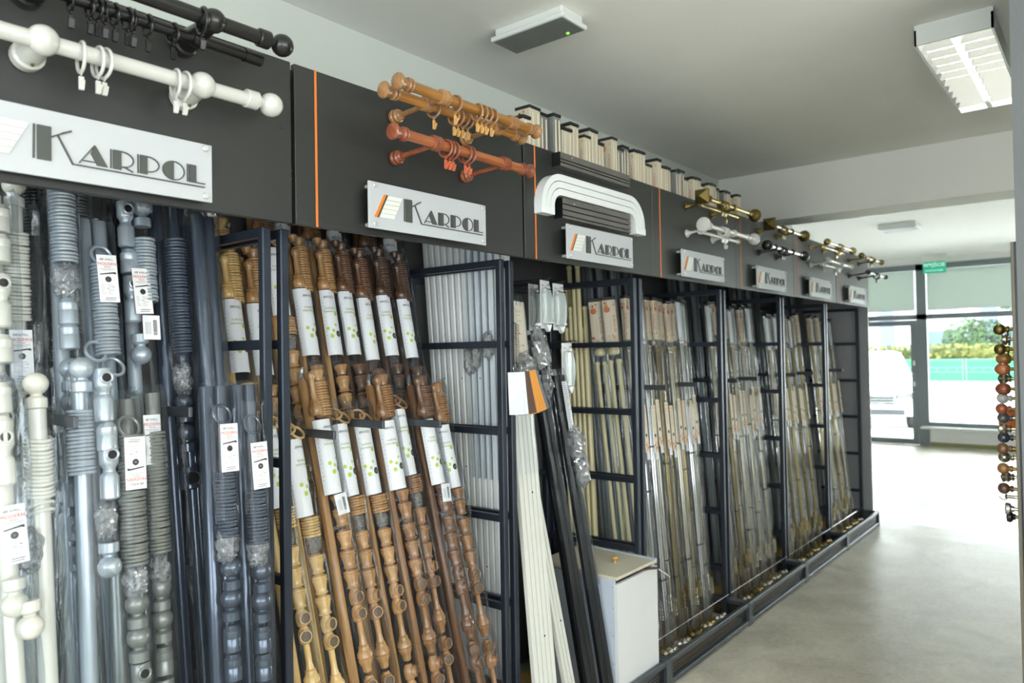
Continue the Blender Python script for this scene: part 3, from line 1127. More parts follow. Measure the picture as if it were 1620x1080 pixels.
# metal rods
def metal_rod(label, n, z, mt, rodm, fin, double, y=1.575, scale=1.0, x0=.30, x1=.93, rod_r=.0112, third=False):
    global o_
    xa, xb = bay(n) + x0, bay(n) + x1
    o_ = Vector(((xa + xb) / 2, DF, z))
    t = thing('curtain_rod', label, 'curtain rod', tuple(o_))
    yr = y + .05

    def finial(x, s, yy, zz, sz):
        kind = fin[0] if s < 0 else fin[1]
        if kind == 'pyramid':
            h = .036 * sz
            q = MB().use(mt)
            d = (s, 0, 0)
            X = lambda v: x + s * v
            q.box(*sorted((X(.012) - o_.x, X(.024) - o_.x)), yy - h - DF, yy + h - DF, zz - h - z, zz + h - z)
            q.add([(X(.024) - o_.x, yy + a * h - DF, zz + b * h - z) for a, b in ((-1, -1), (1, -1), (1, 1), (-1, 1))] + [(X(.055) - o_.x, yy - DF, zz - z)], [(0, 1, 4), (1, 2, 4), (2, 3, 4), (3, 0, 4)])
            q.lathe([(.013, 0), (.017, .004), (.014, .012)], 16, rel((x, yy, zz)), d)
            put('finial', q.mesh('finial'), t)
        elif kind == 'ball':
            lathe_part(t, 'finial', mt, ball_prof(.034 * sz, .013 * sz, .012, .017 * sz, .012), rel((x, yy, zz)), (s, 0, 0))
        elif kind == 'ribball':
            p = [(.012, 0), (.016, .004), (.013, .01), (.02, .018), (.026, .022), (.024, .026), (.031, .036), (.029, .039), (.032, .046), (.028, .058), (.018, .068), (.001, .071)]
            lathe_part(t, 'finial', mt, [(a * sz * 1.12, b * sz * 1.1) for a, b in p], rel((x, yy, zz)), (s, 0, 0))
        elif kind == 'flat':
            p = [(.012, 0), (.018, .004), (.024, .02), (.032, .03), (.034, .038), (.03, .046), (.001, .05)]
            lathe_part(t, 'finial', mt, [(a * sz * 1.12, b * sz * 1.1) for a, b in p], rel((x, yy, zz)), (s, 0, 0))
    put('rod', MB().use(rodm).cyl(rel((xa, y, z)), rel((xb, y, z)), rod_r, 16).mesh('rod'), t)
    finial(xa, -1, y, z, scale)
    finial(xb, 1, y, z, scale)
    if double:
        zr = z - .022
        put('rear_rod', MB().use(rodm).cyl(rel((xa + .06, yr, zr)), rel((xb - .08, yr, zr)), rod_r * .8, 14).mesh('rear_rod'), t)
        for s, x in ((-1, xa + .06), (1, xb - .08)):
            lathe_part(t, 'small_finial', mt, ball_prof(.014, .007, .004, .0095, .006), rel((x, yr, zr)), (s, 0, 0), 14)
    for dx in (.362, .672):
        x = bay(n) + dx
        b = put('bracket', MB().use(mt).lathe([(.021, 0), (.0215, .004), (.018, .007), (.01, .02), (.0065, .035), (.0065, DF - y - .012)], 16, rel((x, DF, z - .022)), (0, -1, .1)).mesh('bracket'), t)
        put('cup', MB().use(mt).torus(rel((x, y, z)), (1, 0, 0), rod_r + .003, .005, 18, 8).mesh('cup'), b)
        if double:
            put('rear_cup', MB().use(mt).cyl(rel((x - .008, yr, z - .022)), rel((x + .008, yr, z - .022)), rod_r + .002, 14).mesh('rear_cup'), b)
    hang_rings(t, [.0 - .1 + i * .016 for i in range(4)] if n < 5 else [-.06, -.03, 0], y - DF, 0, rod_r, mt, mt, .0225, .0034, (.1, -.1, .15))
    put('collar', MB().use(mt).cyl(rel((xb - .045, y, z)), rel((xb - .035, y, z)), rod_r + .004, 14).mesh('collar'), t)
    if double:
        hang_rings(t, [.05, .07], yr - DF, -.022, rod_r * .8, mt, mt, .016, .0024)
    return t


metal_rod('antique brass double curtain rod with pyramid end over the white ball rod', 3, 2.345, 'antique', 'brass', ('pyramid', 'ribball'), True)
metal_rod('white double curtain rod with flat disc end and ball end', 3, 2.207, 'white_lacquer', 'white_rod', ('flat', 'ball'), True, x0=.33, x1=.9)
metal_rod('antique brass curtain rod with pyramid end over the black ball rod', 4, 2.336, 'antique', 'satin', ('pyramid', 'flat'), False, y=1.6, x0=.3, x1=.88)
metal_rod('black and chrome curtain rod with two black ball ends', 4, 2.203, 'black_lacquer', 'chrome', ('ball', 'ball'), False, y=1.6, x0=.29, x1=.86)
metal_rod('pale gold double curtain rod with ball ends and rings', 5, 2.337, 'brass', 'satin', ('ball', 'flat'), True, y=1.57, x0=.38, x1=.96, scale=.75)
metal_rod('white double curtain rod with small rounded ends', 5, 2.207, 'white_lacquer', 'white_rod', ('ball', 'ball'), True, y=1.57, x0=.38, x1=.88, scale=.6)
metal_rod('slim gold curtain rod with small ball ends over the last bay', 6, 2.325, 'antique', 'brass', ('ball', 'ball'), False, y=1.57, x0=.3, x1=.86, scale=.75, rod_r=.007)
metal_rod('slim black curtain rod with small round ends over the last bay', 6, 2.2, 'black_lacquer', 'chrome', ('ball', 'ball'), False, y=1.56, x0=.46, x1=.96, scale=.6, rod_r=.007)


# ------------------------------------------------------------------ packed rod sets leaning in the bays
def lean_root(name, label, cat, X, a, b, lean, zb=.034, group=None, twist=0):
    """empty at the foot of a leaning set: local z runs up along the set, -y faces the aisle"""
    d = Vector((lean, b, 1)).normalized()
    xa = Vector((1, 0, 0))
    xa = (xa - d * xa.dot(d)).normalized()
    ya = d.cross(xa)
    M = Matrix((xa, ya, d)).transposed()
    e = M.to_euler()
    t = thing(name, label, cat, (X, a + b * zb, zb), (0, 0, 0), group)
    t.rotation_euler = e
    return t


def rod_me(mt, r, L, seg=18):
    L = round(L, 2)
    return cached(('rod', mt, r, L, seg), lambda: MB().use(mt).lathe([(r * .92, 0), (r, .002), (r, L - .002), (r * .92, L)], seg).mesh('rod'))


def acc_me(kind, mt):
    def f():
        q = MB().use(mt)
        if kind == 'ball':
            q.lathe(ball_prof(.0255, .012, .010, .0215, .022), 20)
        elif kind == 'ball_down':
            q.lathe(ball_prof(.0255, .012, .010, .0215, .022), 20, (0, 0, .08), (0, 0, -1))
        elif kind == 'cup':
            q.lathe([(.019, 0), (.0215, .002), (.0215, .032), (.0205, .034), (.0215, .036), (.0215, .052), (.017, .058), (.014, .064)], 20)
        elif kind == 'bracket':
            q.lathe([(.016, 0), (.0205, .004), (.0205, .05), (.018, .056), (.0135, .062), (.0135, .07), (.019, .078), (.0205, .082), (.0205, .118), (.018, .122)], 20)
            q.torus((0, -.0195, .1), (0, -1, 0), .0125, .0035, 20, 8)
        elif kind == 'socket':
            q.lathe([(.016, 0), (.0215, .004), (.0215, .056), (.019, .06)], 20)
            q.lathe([(.0195, 0), (.0195, .012), (.0185, .0145), (.0165, .0145), (.0152, .013), (.0152, .004)], 20, (0, -.0125, .03), (0, -1, 0), False)
        elif kind == 'finial':       # turned wooden cup
            q.lathe([(.0135, 0), (.019, .002), (.0205, .005), (.018, .008), (.0165, .012), (.0185, .024), (.0225, .036), (.0245, .043), (.0225, .047), (.0245, .050), (.0235, .054), (.017, .057), (.013, .06)], 18)
        elif kind == 'knuckle':      # wooden rod socket
            q.lathe([(.012, 0), (.0165, .004), (.0185, .016), (.019, .028), (.0165, .040), (.0125, .046), (.011, .05)], 16)
            q.lathe([(.0185, 0), (.0185, .012), (.0175, .0145), (.0155, .0145), (.0142, .013), (.0142, .004)], 20, (0, -.0095, .024), (0, -1, 0), False)
        elif kind == 'spindle':      # wooden bracket stem with grooved bulb
            q.lathe([(.010, 0), (.0135, .004), (.015, .02), (.021, .03), (.0235, .038), (.0205, .042), (.024, .046), (.0235, .058), (.018, .066), (.0155, .074), (.0165, .078), (.0125, .082), (.0095, .1), (.0095, .15), (.012, .155)], 18)
        elif kind == 'tallfinial':
            q.lathe([(.018, 0), (.021, .004), (.022, .02), (.019, .03), (.015, .036), (.0185, .04), (.014, .045), (.0095, .055), (.0085, .11), (.011, .116), (.0145, .122), (.0135, .134), (.008, .14)], 16)
        elif kind == 'topcup':
            q.lathe([(.015, 0), (.016, .008), (.021, .02), (.0245, .028), (.0225, .034), (.012, .038)], 18)
        return q.mesh(kind)
    return cached(('acc', kind, mt), f)


def hole_me(r, mt='seam_black'):
    return cached(('hole', r, mt), lambda: MB().use(mt).lathe([(r, 0), (r * .98, .0006)], 18, (0, 0, 0), (0, -1, 0)).mesh('bore'))


ACC_NAME = {'ball': 'ball_finial', 'ball_down': 'ball_finial', 'cup': 'end_cup', 'bracket': 'bracket', 'socket': 'bracket_socket', 'finial': 'turned_finial', 'knuckle': 'bracket_socket',
            'spindle': 'bracket_stem', 'tallfinial': 'turned_spindle', 'topcup': 'turned_cup'}


def acc(t, kind, mt, x, y, z, rz=0, s=1):
    o = put(ACC_NAME[kind], acc_me(kind, mt), t, (x, y, z), (0, 0, rz), (s, s, s))
    if kind == 'bracket':
        put('bore', hole_me(.0125), o, (0, -.0205, .1))
    elif kind == 'socket':
        put('bore', hole_me(.0153), o, (0, -.0219, .03))
    elif kind == 'knuckle':
        put('bore', hole_me(.0143, 'bore_dark'), o, (0, -.0193, .024))
    return o


def bag_me(seed, mt='film_crumple'):
    def f():
        rnd = random.Random(seed)
        q = MB().use(mt)
        seg, rings = 20, 16
        vs, fs = [], []
        off = Vector((seed * 7.1, 3, 1))
        for i in range(rings + 1):
            a = PI * i / rings
            for k in range(seg):
                b = 2 * PI * k / seg
                dv = Vector((math.sin(a) * math.cos(b), math.sin(a) * math.sin(b), -math.cos(a)))
                w = 1 + .35 * mnoise.noise(dv * 2.3 + off) + .22 * mnoise.noise(dv * 6 + off)
                vs.append((dv.x * .03 * w, dv.y * .024 * w, dv.z * .045 * w))
        for i in range(rings):
            for k in range(seg):
                k2 = (k + 1) % seg
                fs.append((i * seg + k, i * seg + k2, (i + 1) * seg + k2, (i + 1) * seg + k))
        q.add(vs, fs)
        return q.mesh('parts_bag', 20)
    return cached(('bag', seed, mt), f)


def fittings_me(seed, mt):
    """small hooks and screws inside a bag"""
    def f():
        rnd = random.Random(seed)
        q = MB().use(mt)
        for i in range(38):
            c = Vector((rnd.uniform(-.018, .018), rnd.uniform(-.012, .012), rnd.uniform(-.03, .03)))
            dv = Vector((rnd.uniform(-1, 1), rnd.uniform(-1, 1), rnd.uniform(-1, 1))).normalized() * .009
            q.cyl(c - dv, c + dv, rnd.uniform(.0018, .0045), 6)
        return q.mesh('fittings')
    return cached(('fit', seed, mt), f)


def bag(t, x, y, z, seed, mt='steel_cap', s=1, sz=None):
    o = put('parts_bag', bag_me(seed % 4), t, (x, y, z), (0, 0, seed), (s, s, sz or s))
    put('fittings', fittings_me(seed % 3, mt), o, (0, 0, 0), kind='stuff')
    return o


def sleeve_me(a, b, L, seed, mt='film', x0=0, amp=.12):
    L = round(L, 2)

    def f():
        q = MB().use(mt)
        seg = 18
        n = max(6, int(L / .035))
        off = Vector((seed * 3.7, 0, 0))
        vs, fs = [], []
        for i in range(n + 1):
            z = L * i / n
            for k in range(seg):
                an = 2 * PI * k / seg
                cx_, cy_ = math.cos(an), math.sin(an)
                w = 1 + amp * mnoise.noise(Vector((cx_ * 1.5, cy_ * 1.5, z * 9)) + off)
                sq = (abs(cx_) ** 4 + abs(cy_) ** 4) ** -.25
                e = 1 if i < n else .8
                vs.append((x0 + a * cx_ * w * (.55 + .45 * sq) * e, b * cy_ * w * (.55 + .45 * sq) * e, z))
        for i in range(n):
            for k in range(seg):
                k2 = (k + 1) % seg
                fs.append((i * seg + k, i * seg + k2, (i + 1) * seg + k2, (i + 1) * seg + k))
        q.add(vs, fs)
        return q.mesh('film_sleeve', 60)
    return cached(('sleeve', a, b, L, seed, mt, x0, amp), f)


def rings_stack(t, mt, x, y, z0, z1, R=.0255, r=.0042, tilt=0, step=None, rnd=None):
    st = step or r * 2.05
    me = cached(('fring', mt, R, r), lambda: MB().use(mt).torus((0, 0, 0), (0, 0, 1), R, r, 22, 7).mesh('ring'))
    z = z0
    i = 0
    while z < z1:
        j = rnd.uniform(-.04, .04) if rnd else 0
        put('ring', me, t, (x + (rnd.uniform(-.0012, .0012) if rnd else 0), y, z), (tilt + j, j * .7, 0))
        z += st
        i += 1


# --- labels
def modern_label():
    def f():
        lab = MB().use('paper').bbox(-.0235, .0235, -.0006, .0006, -.06, .06, .0003).mesh('label', 0)
        p = Print(lambda x, z: (x, -.0011, z))
        for i in range(3):
            p.poly('print_dark', [(-.017 + i * .003, .046), (-.0155 + i * .003, .046), (-.0135 + i * .003, .051), (-.015 + i * .003, .051)])
        p.text('print_dark', 'AVELL', .0075, .005, .0458)
        p.text('print_red', 'MODERN', .0105, 0, .0335)
        p.text('print_red', '35mm', .0065, 0, .0275)
        p.rect('print_grey', -.018, .018, .0235, .0245)
        p.rect('print_grey', -.012, .012, .0205, .0212)
        p.poly('print_dark', [(-.019, .009), (-.019, .0115), (.014, .0165), (.019, .0165), (.0195, .0105), (.012, .0125)])
        p.disc('print_dark', .0, -.002, .0075)
        p.text('paper', '30', .006, -.0005, -.004)
        rnd = random.Random(3)
        for i in range(6):
            z = -.016 - i * .0045
            p.rect('print_grey', -.019, -.019 + rnd.uniform(.006, .012), z, z + .0009)
            p.rect('print_grey', -.003, .003 + rnd.uniform(0, .012), z, z + .0009)
        p.rect('print_dark', -.0045, -.0015, -.026, -.0245)
        p.rect('print_dark', .009, .012, -.022, -.0205)
        p.rect('print_dark', -.01, .015, -.05, -.0486)
        p.rect('print_dark', -.012, .013, -.0545, -.0533)
        return lab, p.mb.mesh('print', 0)
    return cached('modern_label', f)


def put_label(t, x, y, z, rz=0, flip=False, tilt=0):
    lab, prn = modern_label()
    o = put('label', lab, t, (x, y, z), (0, (PI if flip else 0) + tilt, rz))
    put('print', prn, o)
    return o


def band_label(R=.036, H=.235, ang=1.25, variant=0):
    """printed paper band wrapped round the front of a wooden set"""
    def f():
        q = MB().use('paper')
        n = 14
        vs, fs = [], []
        for i in range(n + 1):
            a = -ang + 2 * ang * i / n
            for z in (-H / 2, H / 2):
                vs.append((R * math.sin(a), -R * .8 * math.cos(a), z))
        for i in range(n):
            fs.append((2 * i, 2 * i + 2, 2 * i + 3, 2 * i + 1))
        q.add(vs, fs)
        me = q.mesh('paper_band', 40)
        R2 = R + .0006
        p = Print(lambda x, z: (R2 * math.sin(x / R2), -R2 * .8 * math.cos(x / R2) - .0002, z))
        dx = (0, .012, -.01)[variant]
        rnd = random.Random(variant)
        for i in range(3):
            p.poly('print_dark', [(-.022 + dx + i * .004, .088), (-.02 + dx + i * .004, .088), (-.017 + dx + i * .004, .096), (-.019 + dx + i * .004, .096)])
        p.text('print_dark', 'AVELL', .0115, .006 + dx, .088)
        p.text('print_olive', 'KARNISZ', .0105, dx, .047)
        p.text('print_olive', 'DREWNIANY', .0095, dx, .035)
        for (x, z, r) in ((.02, .03, .007), (-.02, -.022, .0065), (-.008, -.05, .0075), (.0, -.03, .006), (.012, -.01, .005)):
            p.disc('print_green', x + dx, z, r)
        p.disc('print_dark', .021 + dx, -.042, .0115, 18)
        p.text('print_green', '30', .0085, .02 + dx, -.0455)
        p.rect('print_grey', -.004 + dx, .022 + dx, -.094, -.0925)
        p.rect('print_green', -.01 + dx, .018 + dx, -.103, -.1015)
        for i in range(12):
            z = .07 - i * .013
            p.rect('print_grey', -.04, -.036 + rnd.uniform(0, .004), z, z + .0012)
        return me, p.mb.mesh('print', 0)
    return cached(('band', R, H, ang, variant), f)


def put_band(t, x, y, z, variant=0, rz=0, R=.036, H=.235):
    me, prn = band_label(R, H, 1.25, variant)
    o = put('paper_band', me, t, (x, y, z), (0, 0, rz))
    put('print', prn, o)
    return o


def sticker_me():
    def f():
        q = MB().use('paper').bbox(-.022, .022, -.0006, .0006, -.032, .032, .0003)
        lab = q.mesh('sticker', 0)
        p = Print(lambda x, z: (x, -.0011, z))
        rnd = random.Random(1)
        z = -.02
        while z < .02:
            w = rnd.choice((.0006, .001, .0016))
            p.rect('print_dark', .004, .014, z, z + w)
            z += w + rnd.choice((.0006, .001))
        for i in range(4):
            p.rect('print_grey', -.016 + i * .004, -.0148 + i * .004, -.018, .014)
        return lab, p.mb.mesh('barcode', 0)
    return cached('sticker', f)


def put_sticker(t, x, y, z, rz=0, tilt=0):
    a, b = sticker_me()
    o = put('sticker', a, t, (x, y, z), (0, tilt, rz))
    put('barcode', b, o)


# --- bay 0: plain "modern" sets --------------------------------------------------------
def modern_set(label, mt, X, a, b, lean, ztop, items, rods=((0, 0, .0175),), film_=True, fitm='steel_cap', fw=.043, fd=.048, fy=-.02, flen=None, seed=0):
    t = lean_root('packed_rod_set', label, 'curtain rod set', X, a, b, lean, .034, 'modern rod sets in the bay under the black double rod')
    L = (ztop - .034) * math.sqrt(1 + b * b + lean * lean)
    rnd = random.Random(seed)
    for rr in rods:
        x, y, r = rr[:3]
        top = rr[3] if len(rr) > 3 else 0
        put('rod', rod_me(mt, r, L - top), t, (x, y, 0))
    for it in items:
        k = it[0]
        if k == 'rings':
            _, d0, d1, x, y = it[:5]
            rings_stack(t, mt, x, y, L - d1, L - d0, tilt=it[5] if len(it) > 5 else 0, rnd=rnd)
        elif k == 'loop':
            _, d, x, y, rx = it
            put('ring', cached(('fring', mt, .0255, .0042), lambda: MB().use(mt).torus((0, 0, 0), (0, 0, 1), .0255, .0042, 22, 7).mesh('ring')), t, (x, y, L - d), (rx, 0, .2))
        elif k == 'label':
            put_label(t, it[2], it[3], L - it[1], it[4] if len(it) > 4 else 0, len(it) > 5 and it[5], rnd.uniform(-.06, .06))
        elif k == 'sticker':
            put_sticker(t, it[2], it[3], L - it[1])
        elif k == 'bag':
            bag(t, it[2], it[3], L - it[1], seed + int(it[1] * 100), fitm)
        else:
            acc(t, k, mt, it[2], it[3], L - it[1], it[4] if len(it) > 4 else 0)
    if film_:
        fl_ = flen or L * .97
        put('film_sleeve', sleeve_me(fw, fd, fl_, seed % 5, 'film', 0, .1), t, (0, fy, L - fl_ + .015))
    return t


F = -.042
modern_set('white rod set with ball finial over a tall slanted ring stack and paper label', 'white_rod', .585, 1.80, .12, .02, 1.95, [('ball', .0, 0, 0), ('rings', .06, .27, 0, 0, .22), ('label', .36, 0, -.026), ('socket', .5, 0, F), ('socket', .57, 0, F), ('ball', .66, 0, F)], seed=1)
modern_set('white rod set with stacked bracket cups at the white bay end', 'white_rod', .535, 1.78, .12, .02, 1.97, [('cup', .1, 0, F), ('cup', .17, 0, F), ('bracket', .32, 0, F), ('cup', .4, 0, F), ('bag', .47, 0, F), ('bracket', .62, 0, F)], seed=2)
modern_set('short white rod set with ball finial and slanted rings threaded on its rod', 'white_rod', .607, 1.70, .10, .0, 1.475, [('ball', -.002, 0, 0), ('rings', .06, .185, 0, 0, .25), ('loop', .21, 0, 0, -.35), ('loop', .225, 0, 0, -.3), ('bag', .3, -.03, -.01)], rods=((0, 0, .0185),), seed=3)
modern_set('short white rod set with label and two ball finials hanging below it', 'white_rod', .565, 1.70, .10, -.02, 1.52, [('cup', .05, -.01, F), ('cup', .12, -.01, F), ('bracket', .2, -.01, F), ('label', .30, -.005, F - .02), ('ball_down', .47, -.006, F), ('ball_down', .52, .016, F - .01)], seed=4)
modern_set('silver rod set with long ring stack reaching up behind the fascia', 'silver_rod', .69, 1.79, .12, .01, 2.03, [('rings', .02, .215, .0, F), ('bag', .265, 0, F), ('cup', .37, .003, F), ('cup', .43, .003, F), ('ball', .53, .003, F), ('ball', .61, .003, F), ('socket', .71, .004, F), ('cup', .80, .004, F), ('socket', .88, .004, F), ('socket', .95, .004, F)], seed=5)
modern_set('dark pewter rod set with ring stacks behind the silver sets', 'grey_rod', .745, 1.9, .12, .02, 2.05, [('rings', .02, .4, 0, F), ('bag', .45, 0, F)], seed=6)
modern_set('grey rod set with one loose upright ring above its label', 'silver_rod', .815, 1.80, .12, -.01, 1.94, [('loop', .10, .0, F, 1.35), ('label', .165, 0, F - .03), ('rings', .12, .35, .0, F), ('loop', .345, -.035, F - .015, 1.3), ('loop', .385, .002, F - .02, 1.1)], rods=((-.022, 0, .0175), (.018, .005, .0175)), seed=7)
modern_set('short silver rod set with bored bracket beside a ball finial', 'silver_rod', .69, 1.70, .10, .012, 1.56, [('ball', .055, -.022, F), ('rings', .09, .235, -.02, -.02), ('bracket', .125, .018, F - .012), ('cup', .19, .022, F - .012), ('bracket', .30, .024, F - .012), ('bag', .345, .02, F), ('ball_down', .475, .022, F)], rods=((-.012, 0, .018),), seed=8)
modern_set('silver rod set with bored bracket, ball finial, label and barcode sticker', 'silver_rod', .873, 1.82, .12, .01, 2.0, [('bracket', .13, -.022, F), ('cup', .2, -.018, F), ('ball', .07, .022, F), ('rings', .1, .27, .022, F), ('bracket', .33, -.015, F), ('label', .25, 0, F - .028, .1), ('sticker', .345, .02, F - .024), ('ball_down', .44, 0, F)], seed=9)
modern_set('short pewter rod set with upside-down label over a long ring stack', 'pewter_rod', .766, 1.70, .10, .008, 1.49, [('loop', .07, .005, F, 1.25), ('label', .155, .004, F - .03, 0, True), ('rings', .09, .385, .006, F), ('bag', .425, .006, F), ('ball', .53, .006, F), ('ball', .605, .006, F), ('bracket', .73, .008, F), ('cup', .80, .008, F)], rods=((-.02, 0, .0175), (.022, .002, .0175)), seed=10)
modern_set('short pewter rod set partly behind the one with the upside-down label', 'pewter_rod', .847, 1.745, .10, .008, 1.5, [('label', .12, -.01, F - .02, .2), ('rings', .1, .39, .0, F), ('bag', .44, 0, F), ('ball', .53, .0, F), ('ball', .605, .0, F), ('cup', .68, .0, F), ('socket', .75, 0, F)], rods=((-.02, 0, .0175), (.024, .002, .0175)), seed=11)
modern_set('black rod set with dark rings beside the anthracite rods', 'black_rod', .875, 1.95, .12, .02, 2.06, [('rings', .02, .5, 0, F), ('ball', .6, 0, F), ('socket', .7, 0, F)], seed=12)
modern_set('black rod set wedged between the white and silver ring stacks', 'black_rod', .672, 1.92, .12, .01, 2.06, [('rings', .02, .5, 0, F), ('cup', .6, 0, F), ('socket', .7, 0, F)], seed=13)
modern_set('tall anthracite rod set with ring stack along two bare rods', 'anthracite', 1.0, 1.83, .12, .0, 2.02, [('rings', .12, .43, .0, F - .01), ('bag', .5, .0, F), ('ball', .62, 0, F), ('ball', .7, 0, F), ('socket', .8, 0, F)], rods=((-.025, 0, .0185), (.026, 0, .0185)), seed=14)
modern_set('tall anthracite rod pair in wrinkled film without a label', 'anthracite', 1.053, 1.752, .12, .0, 1.985, [('cup', .9, 0, F)], rods=((-.005, -.01, .0175), (.032, 0, .0175)), seed=15)
modern_set('anthracite rod set with ring stack touching the ladder frame', 'anthracite', 1.075, 1.839, .12, .0, 1.965, [('rings', .12, .42, .026, F + .01), ('bag', .48, .02, F), ('ball', .58, .02, F), ('cup', .66, .02, F)], rods=((-.012, -.01, .0175), (.028, 0, .0175)), seed=16)
for X, lab, sd in ((.982, 'short anthracite rod set with label, the one away from the ladder frame', 17), (1.066, 'short anthracite rod set with label right beside the ladder frame', 18)):
    e = 0 if sd == 17 else .055
    modern_set(lab, 'anthracite', X, 1.70, .08, .014, 1.505, [('loop', .07 + e * .6, 0, F, 1.2), ('label', .155 + e, 0, F - .03), ('rings', .22 + e, .375 + e * .6, .002, F), ('bag', .40 + e * .6, 0, F), ('ball', .51 + e * .5, .008, F), ('ball', .585 + e * .5, .004, F), ('cup', .66 + e * .5, .004, F), ('cup', .73 + e * .5, .004, F), ('ball', .82 + e * .3, .004, F), ('cup', .89, .004, F), ('socket', .97, .004, F)], rods=((-.018, 0, .0175), (.02, .0, .0175)), seed=sd)


# --- bay 1: wooden sets ----------------------------------------------------------------
def wooden_set(label, mt, X, a, b, lean, ztop, style, variant=0, seed=0, rod_side=-1, film_=True, sticker=False):
    t = lean_root('wooden_rod_set', label, 'curtain rod set', X, a, b, lean, .034, 'wooden rod sets in the bay under the oak double rod')
    L = (ztop - .034) * math.sqrt(1 + b * b + lean * lean)
    rnd = random.Random(seed)
    s = rod_side
    put('rod', rod_me(mt, .0155, L - .03), t, (s * .019, 0, 0))
    ax, ay = -s * .019, -.024
    if style == 'back':          # cup and spindle on top, rings, band, rings
        acc(t, 'topcup', mt, ax, ay, L - .04)
        rings_stack(t, mt, ax, ay, L - .2, L - .045, .0235, .0042, rnd=rnd)
        acc(t, 'tallfinial', mt, -ax * .9, ay - .02, L - .195)
        acc(t, 'topcup', mt, -ax * .9, ay - .02, L - .03, s=.7)
        put_band(t, 0, -.02, L - .315, variant, rnd.uniform(-.15, .15))
        zz = L - .44
        acc(t, 'topcup', mt, ax, ay, zz - .06)
        for i in range(6):
            zz -= .0625
            acc(t, 'finial', mt, ax, ay, zz - .06, rnd.uniform(0, 6))
    else:                        # front sets
        if style == 'front_rings':
            acc(t, 'topcup', mt, ax, ay, L - .038)
            rings_stack(t, mt, ax, ay, L - .15, L - .042, .0235, .0042, rnd=rnd)
            acc(t, 'tallfinial', mt, -ax * .8, ay - .012, L - .15)
            zb = L - .165
        else:
            me = cached(('fring', mt, .0235, .0042), lambda: MB().use(mt).torus((0, 0, 0), (0, 0, 1), .0235, .0042, 22, 7).mesh('ring'))
            put('ring', me, t, (ax, ay - .01, L - .06), (1.0, 0, .2))
            put('ring', me, t, (ax + s * .035, ay - .012, L - .045), (.9, 0, -.3))
            zb = L - .08
        put_band(t, 0, -.02, zb - .1175, variant, rnd.uniform(-.2, .2))
        if sticker:
            put_sticker(t, ax * .4, -.055, zb - .27, rnd.uniform(-.2, .2), rnd.uniform(-.12, .12))
        z = zb - .24
        if style == 'front_rings':
            acc(t, 'topcup', mt, ax, ay, z - .035)
            acc(t, 'finial', mt, ax, ay, z - .1)
            z -= .11
        else:
            rings_stack(t, mt, ax, ay, z - .055, z, .0235, .0042, rnd=rnd)
            bag(t, ax, ay, z - .08, seed, 'brass', .7)
            z -= .11
        for i in range(3):
            acc(t, 'finial', mt, ax, ay, z - .06, rnd.uniform(0, 6))
            z -= .061
        for i in range(2):
            acc(t, 'knuckle', mt, ax, ay, z - .05, rnd.uniform(-.5, .5))
            z -= .05
        z -= .152
        acc(t, 'spindle', mt, ax, ay, z)
        z -= .01
        for i in range(2):
            acc(t, 'knuckle', mt, ax, ay, z - .05, rnd.uniform(-.5, .7))
            z -= .05
        z -= .152
        if z > 0:
            acc(t, 'spindle', mt, ax, ay, z)
    if film_:
        fl_ = L * .96
        put('film_sleeve', sleeve_me(.041, .045, fl_, seed % 5, 'film', .004, .12), t, (0, -.024, L - fl_ + .012))
    return t


wooden_set('pale pine rod set seen through the ladder frame, top level', 'pine', 1.257, 1.805, .22, 0, 1.95, 'back', 0, 21)
wooden_set('light oak rod set seen through the ladder frame beside the post', 'light_oak', 1.340, 1.805, .22, 0, 1.94, 'back', 1, 22)
wooden_set('pale pine rod set behind the two pine sets at the ladder frame', 'pine', 1.275, 2.25, .03, 0, 2.05, 'back', 2, 29)
wooden_set('pale pine front set with turned finials nearest the ladder post', 'pine', 1.295, 1.700, .22, -.03, 1.44, 'front', 0, 23)
wooden_set('pale yellow pine front set between ladder post and first divider arm', 'pine', 1.375, 1.700, .22, -.03, 1.4, 'front', 1, 24)
wooden_set('light oak front set with barcode sticker and ring stack on top', 'light_oak', 1.484, 1.690, .22, -.03, 1.535, 'front_rings', 1, 25, sticker=True)
wooden_set('light oak front set with loose rings above its paper band', 'light_oak', 1.569, 1.715, .22, -.03, 1.43, 'front', 0, 26)
wooden_set('oak front set with loose rings, half behind the neighbouring oak set', 'light_oak', 1.667, 1.720, .22, -.03, 1.42, 'front', 2, 27)
wooden_set('brown oak front set with upright band label and ring stack on top', 'oak', 1.751, 1.690, .22, -.03, 1.51, 'front_rings', 0, 28)
wooden_set('brown oak front set with turned finials below ring stack', 'oak', 1.833, 1.715, .22, -.03, 1.46, 'front', 0, 30)
wooden_set('brown walnut front set with barcode sticker beside the white rails', 'walnut', 1.939, 1.690, .22, -.03, 1.5, 'front_rings', 0, 31, sticker=True)
wooden_set('brown oak front set leaning on the ladder with white rails', 'oak', 2.039, 1.715, .22, -.03, 1.47, 'front_rings', 2, 32)
BK = [(1.435, 1.805, 'light_oak', 'light oak back set with loose ring above its band', 'front', 2.02), (1.527, 1.805, 'light_oak', 'light oak back set with spindle over its ring stack', 'back', 2.0),
      (1.628, 1.805, 'light_oak', 'light oak back set with tilted rings beside the walnut sets', 'back', 2.0), (1.7095, 1.805, 'walnut', 'walnut back set with glossy band label at its centre', 'back', 2.0),
      (1.7915, 1.805, 'walnut', 'walnut back set half hidden behind the glossy walnut set', 'back', 1.98), (1.89, 1.805, 'dark_walnut', 'dark walnut back set wrapped in wrinkled film', 'back', 1.995),
      (1.99, 1.805, 'dark_walnut', 'dark walnut back set next to the white rails', 'back', 1.985)]
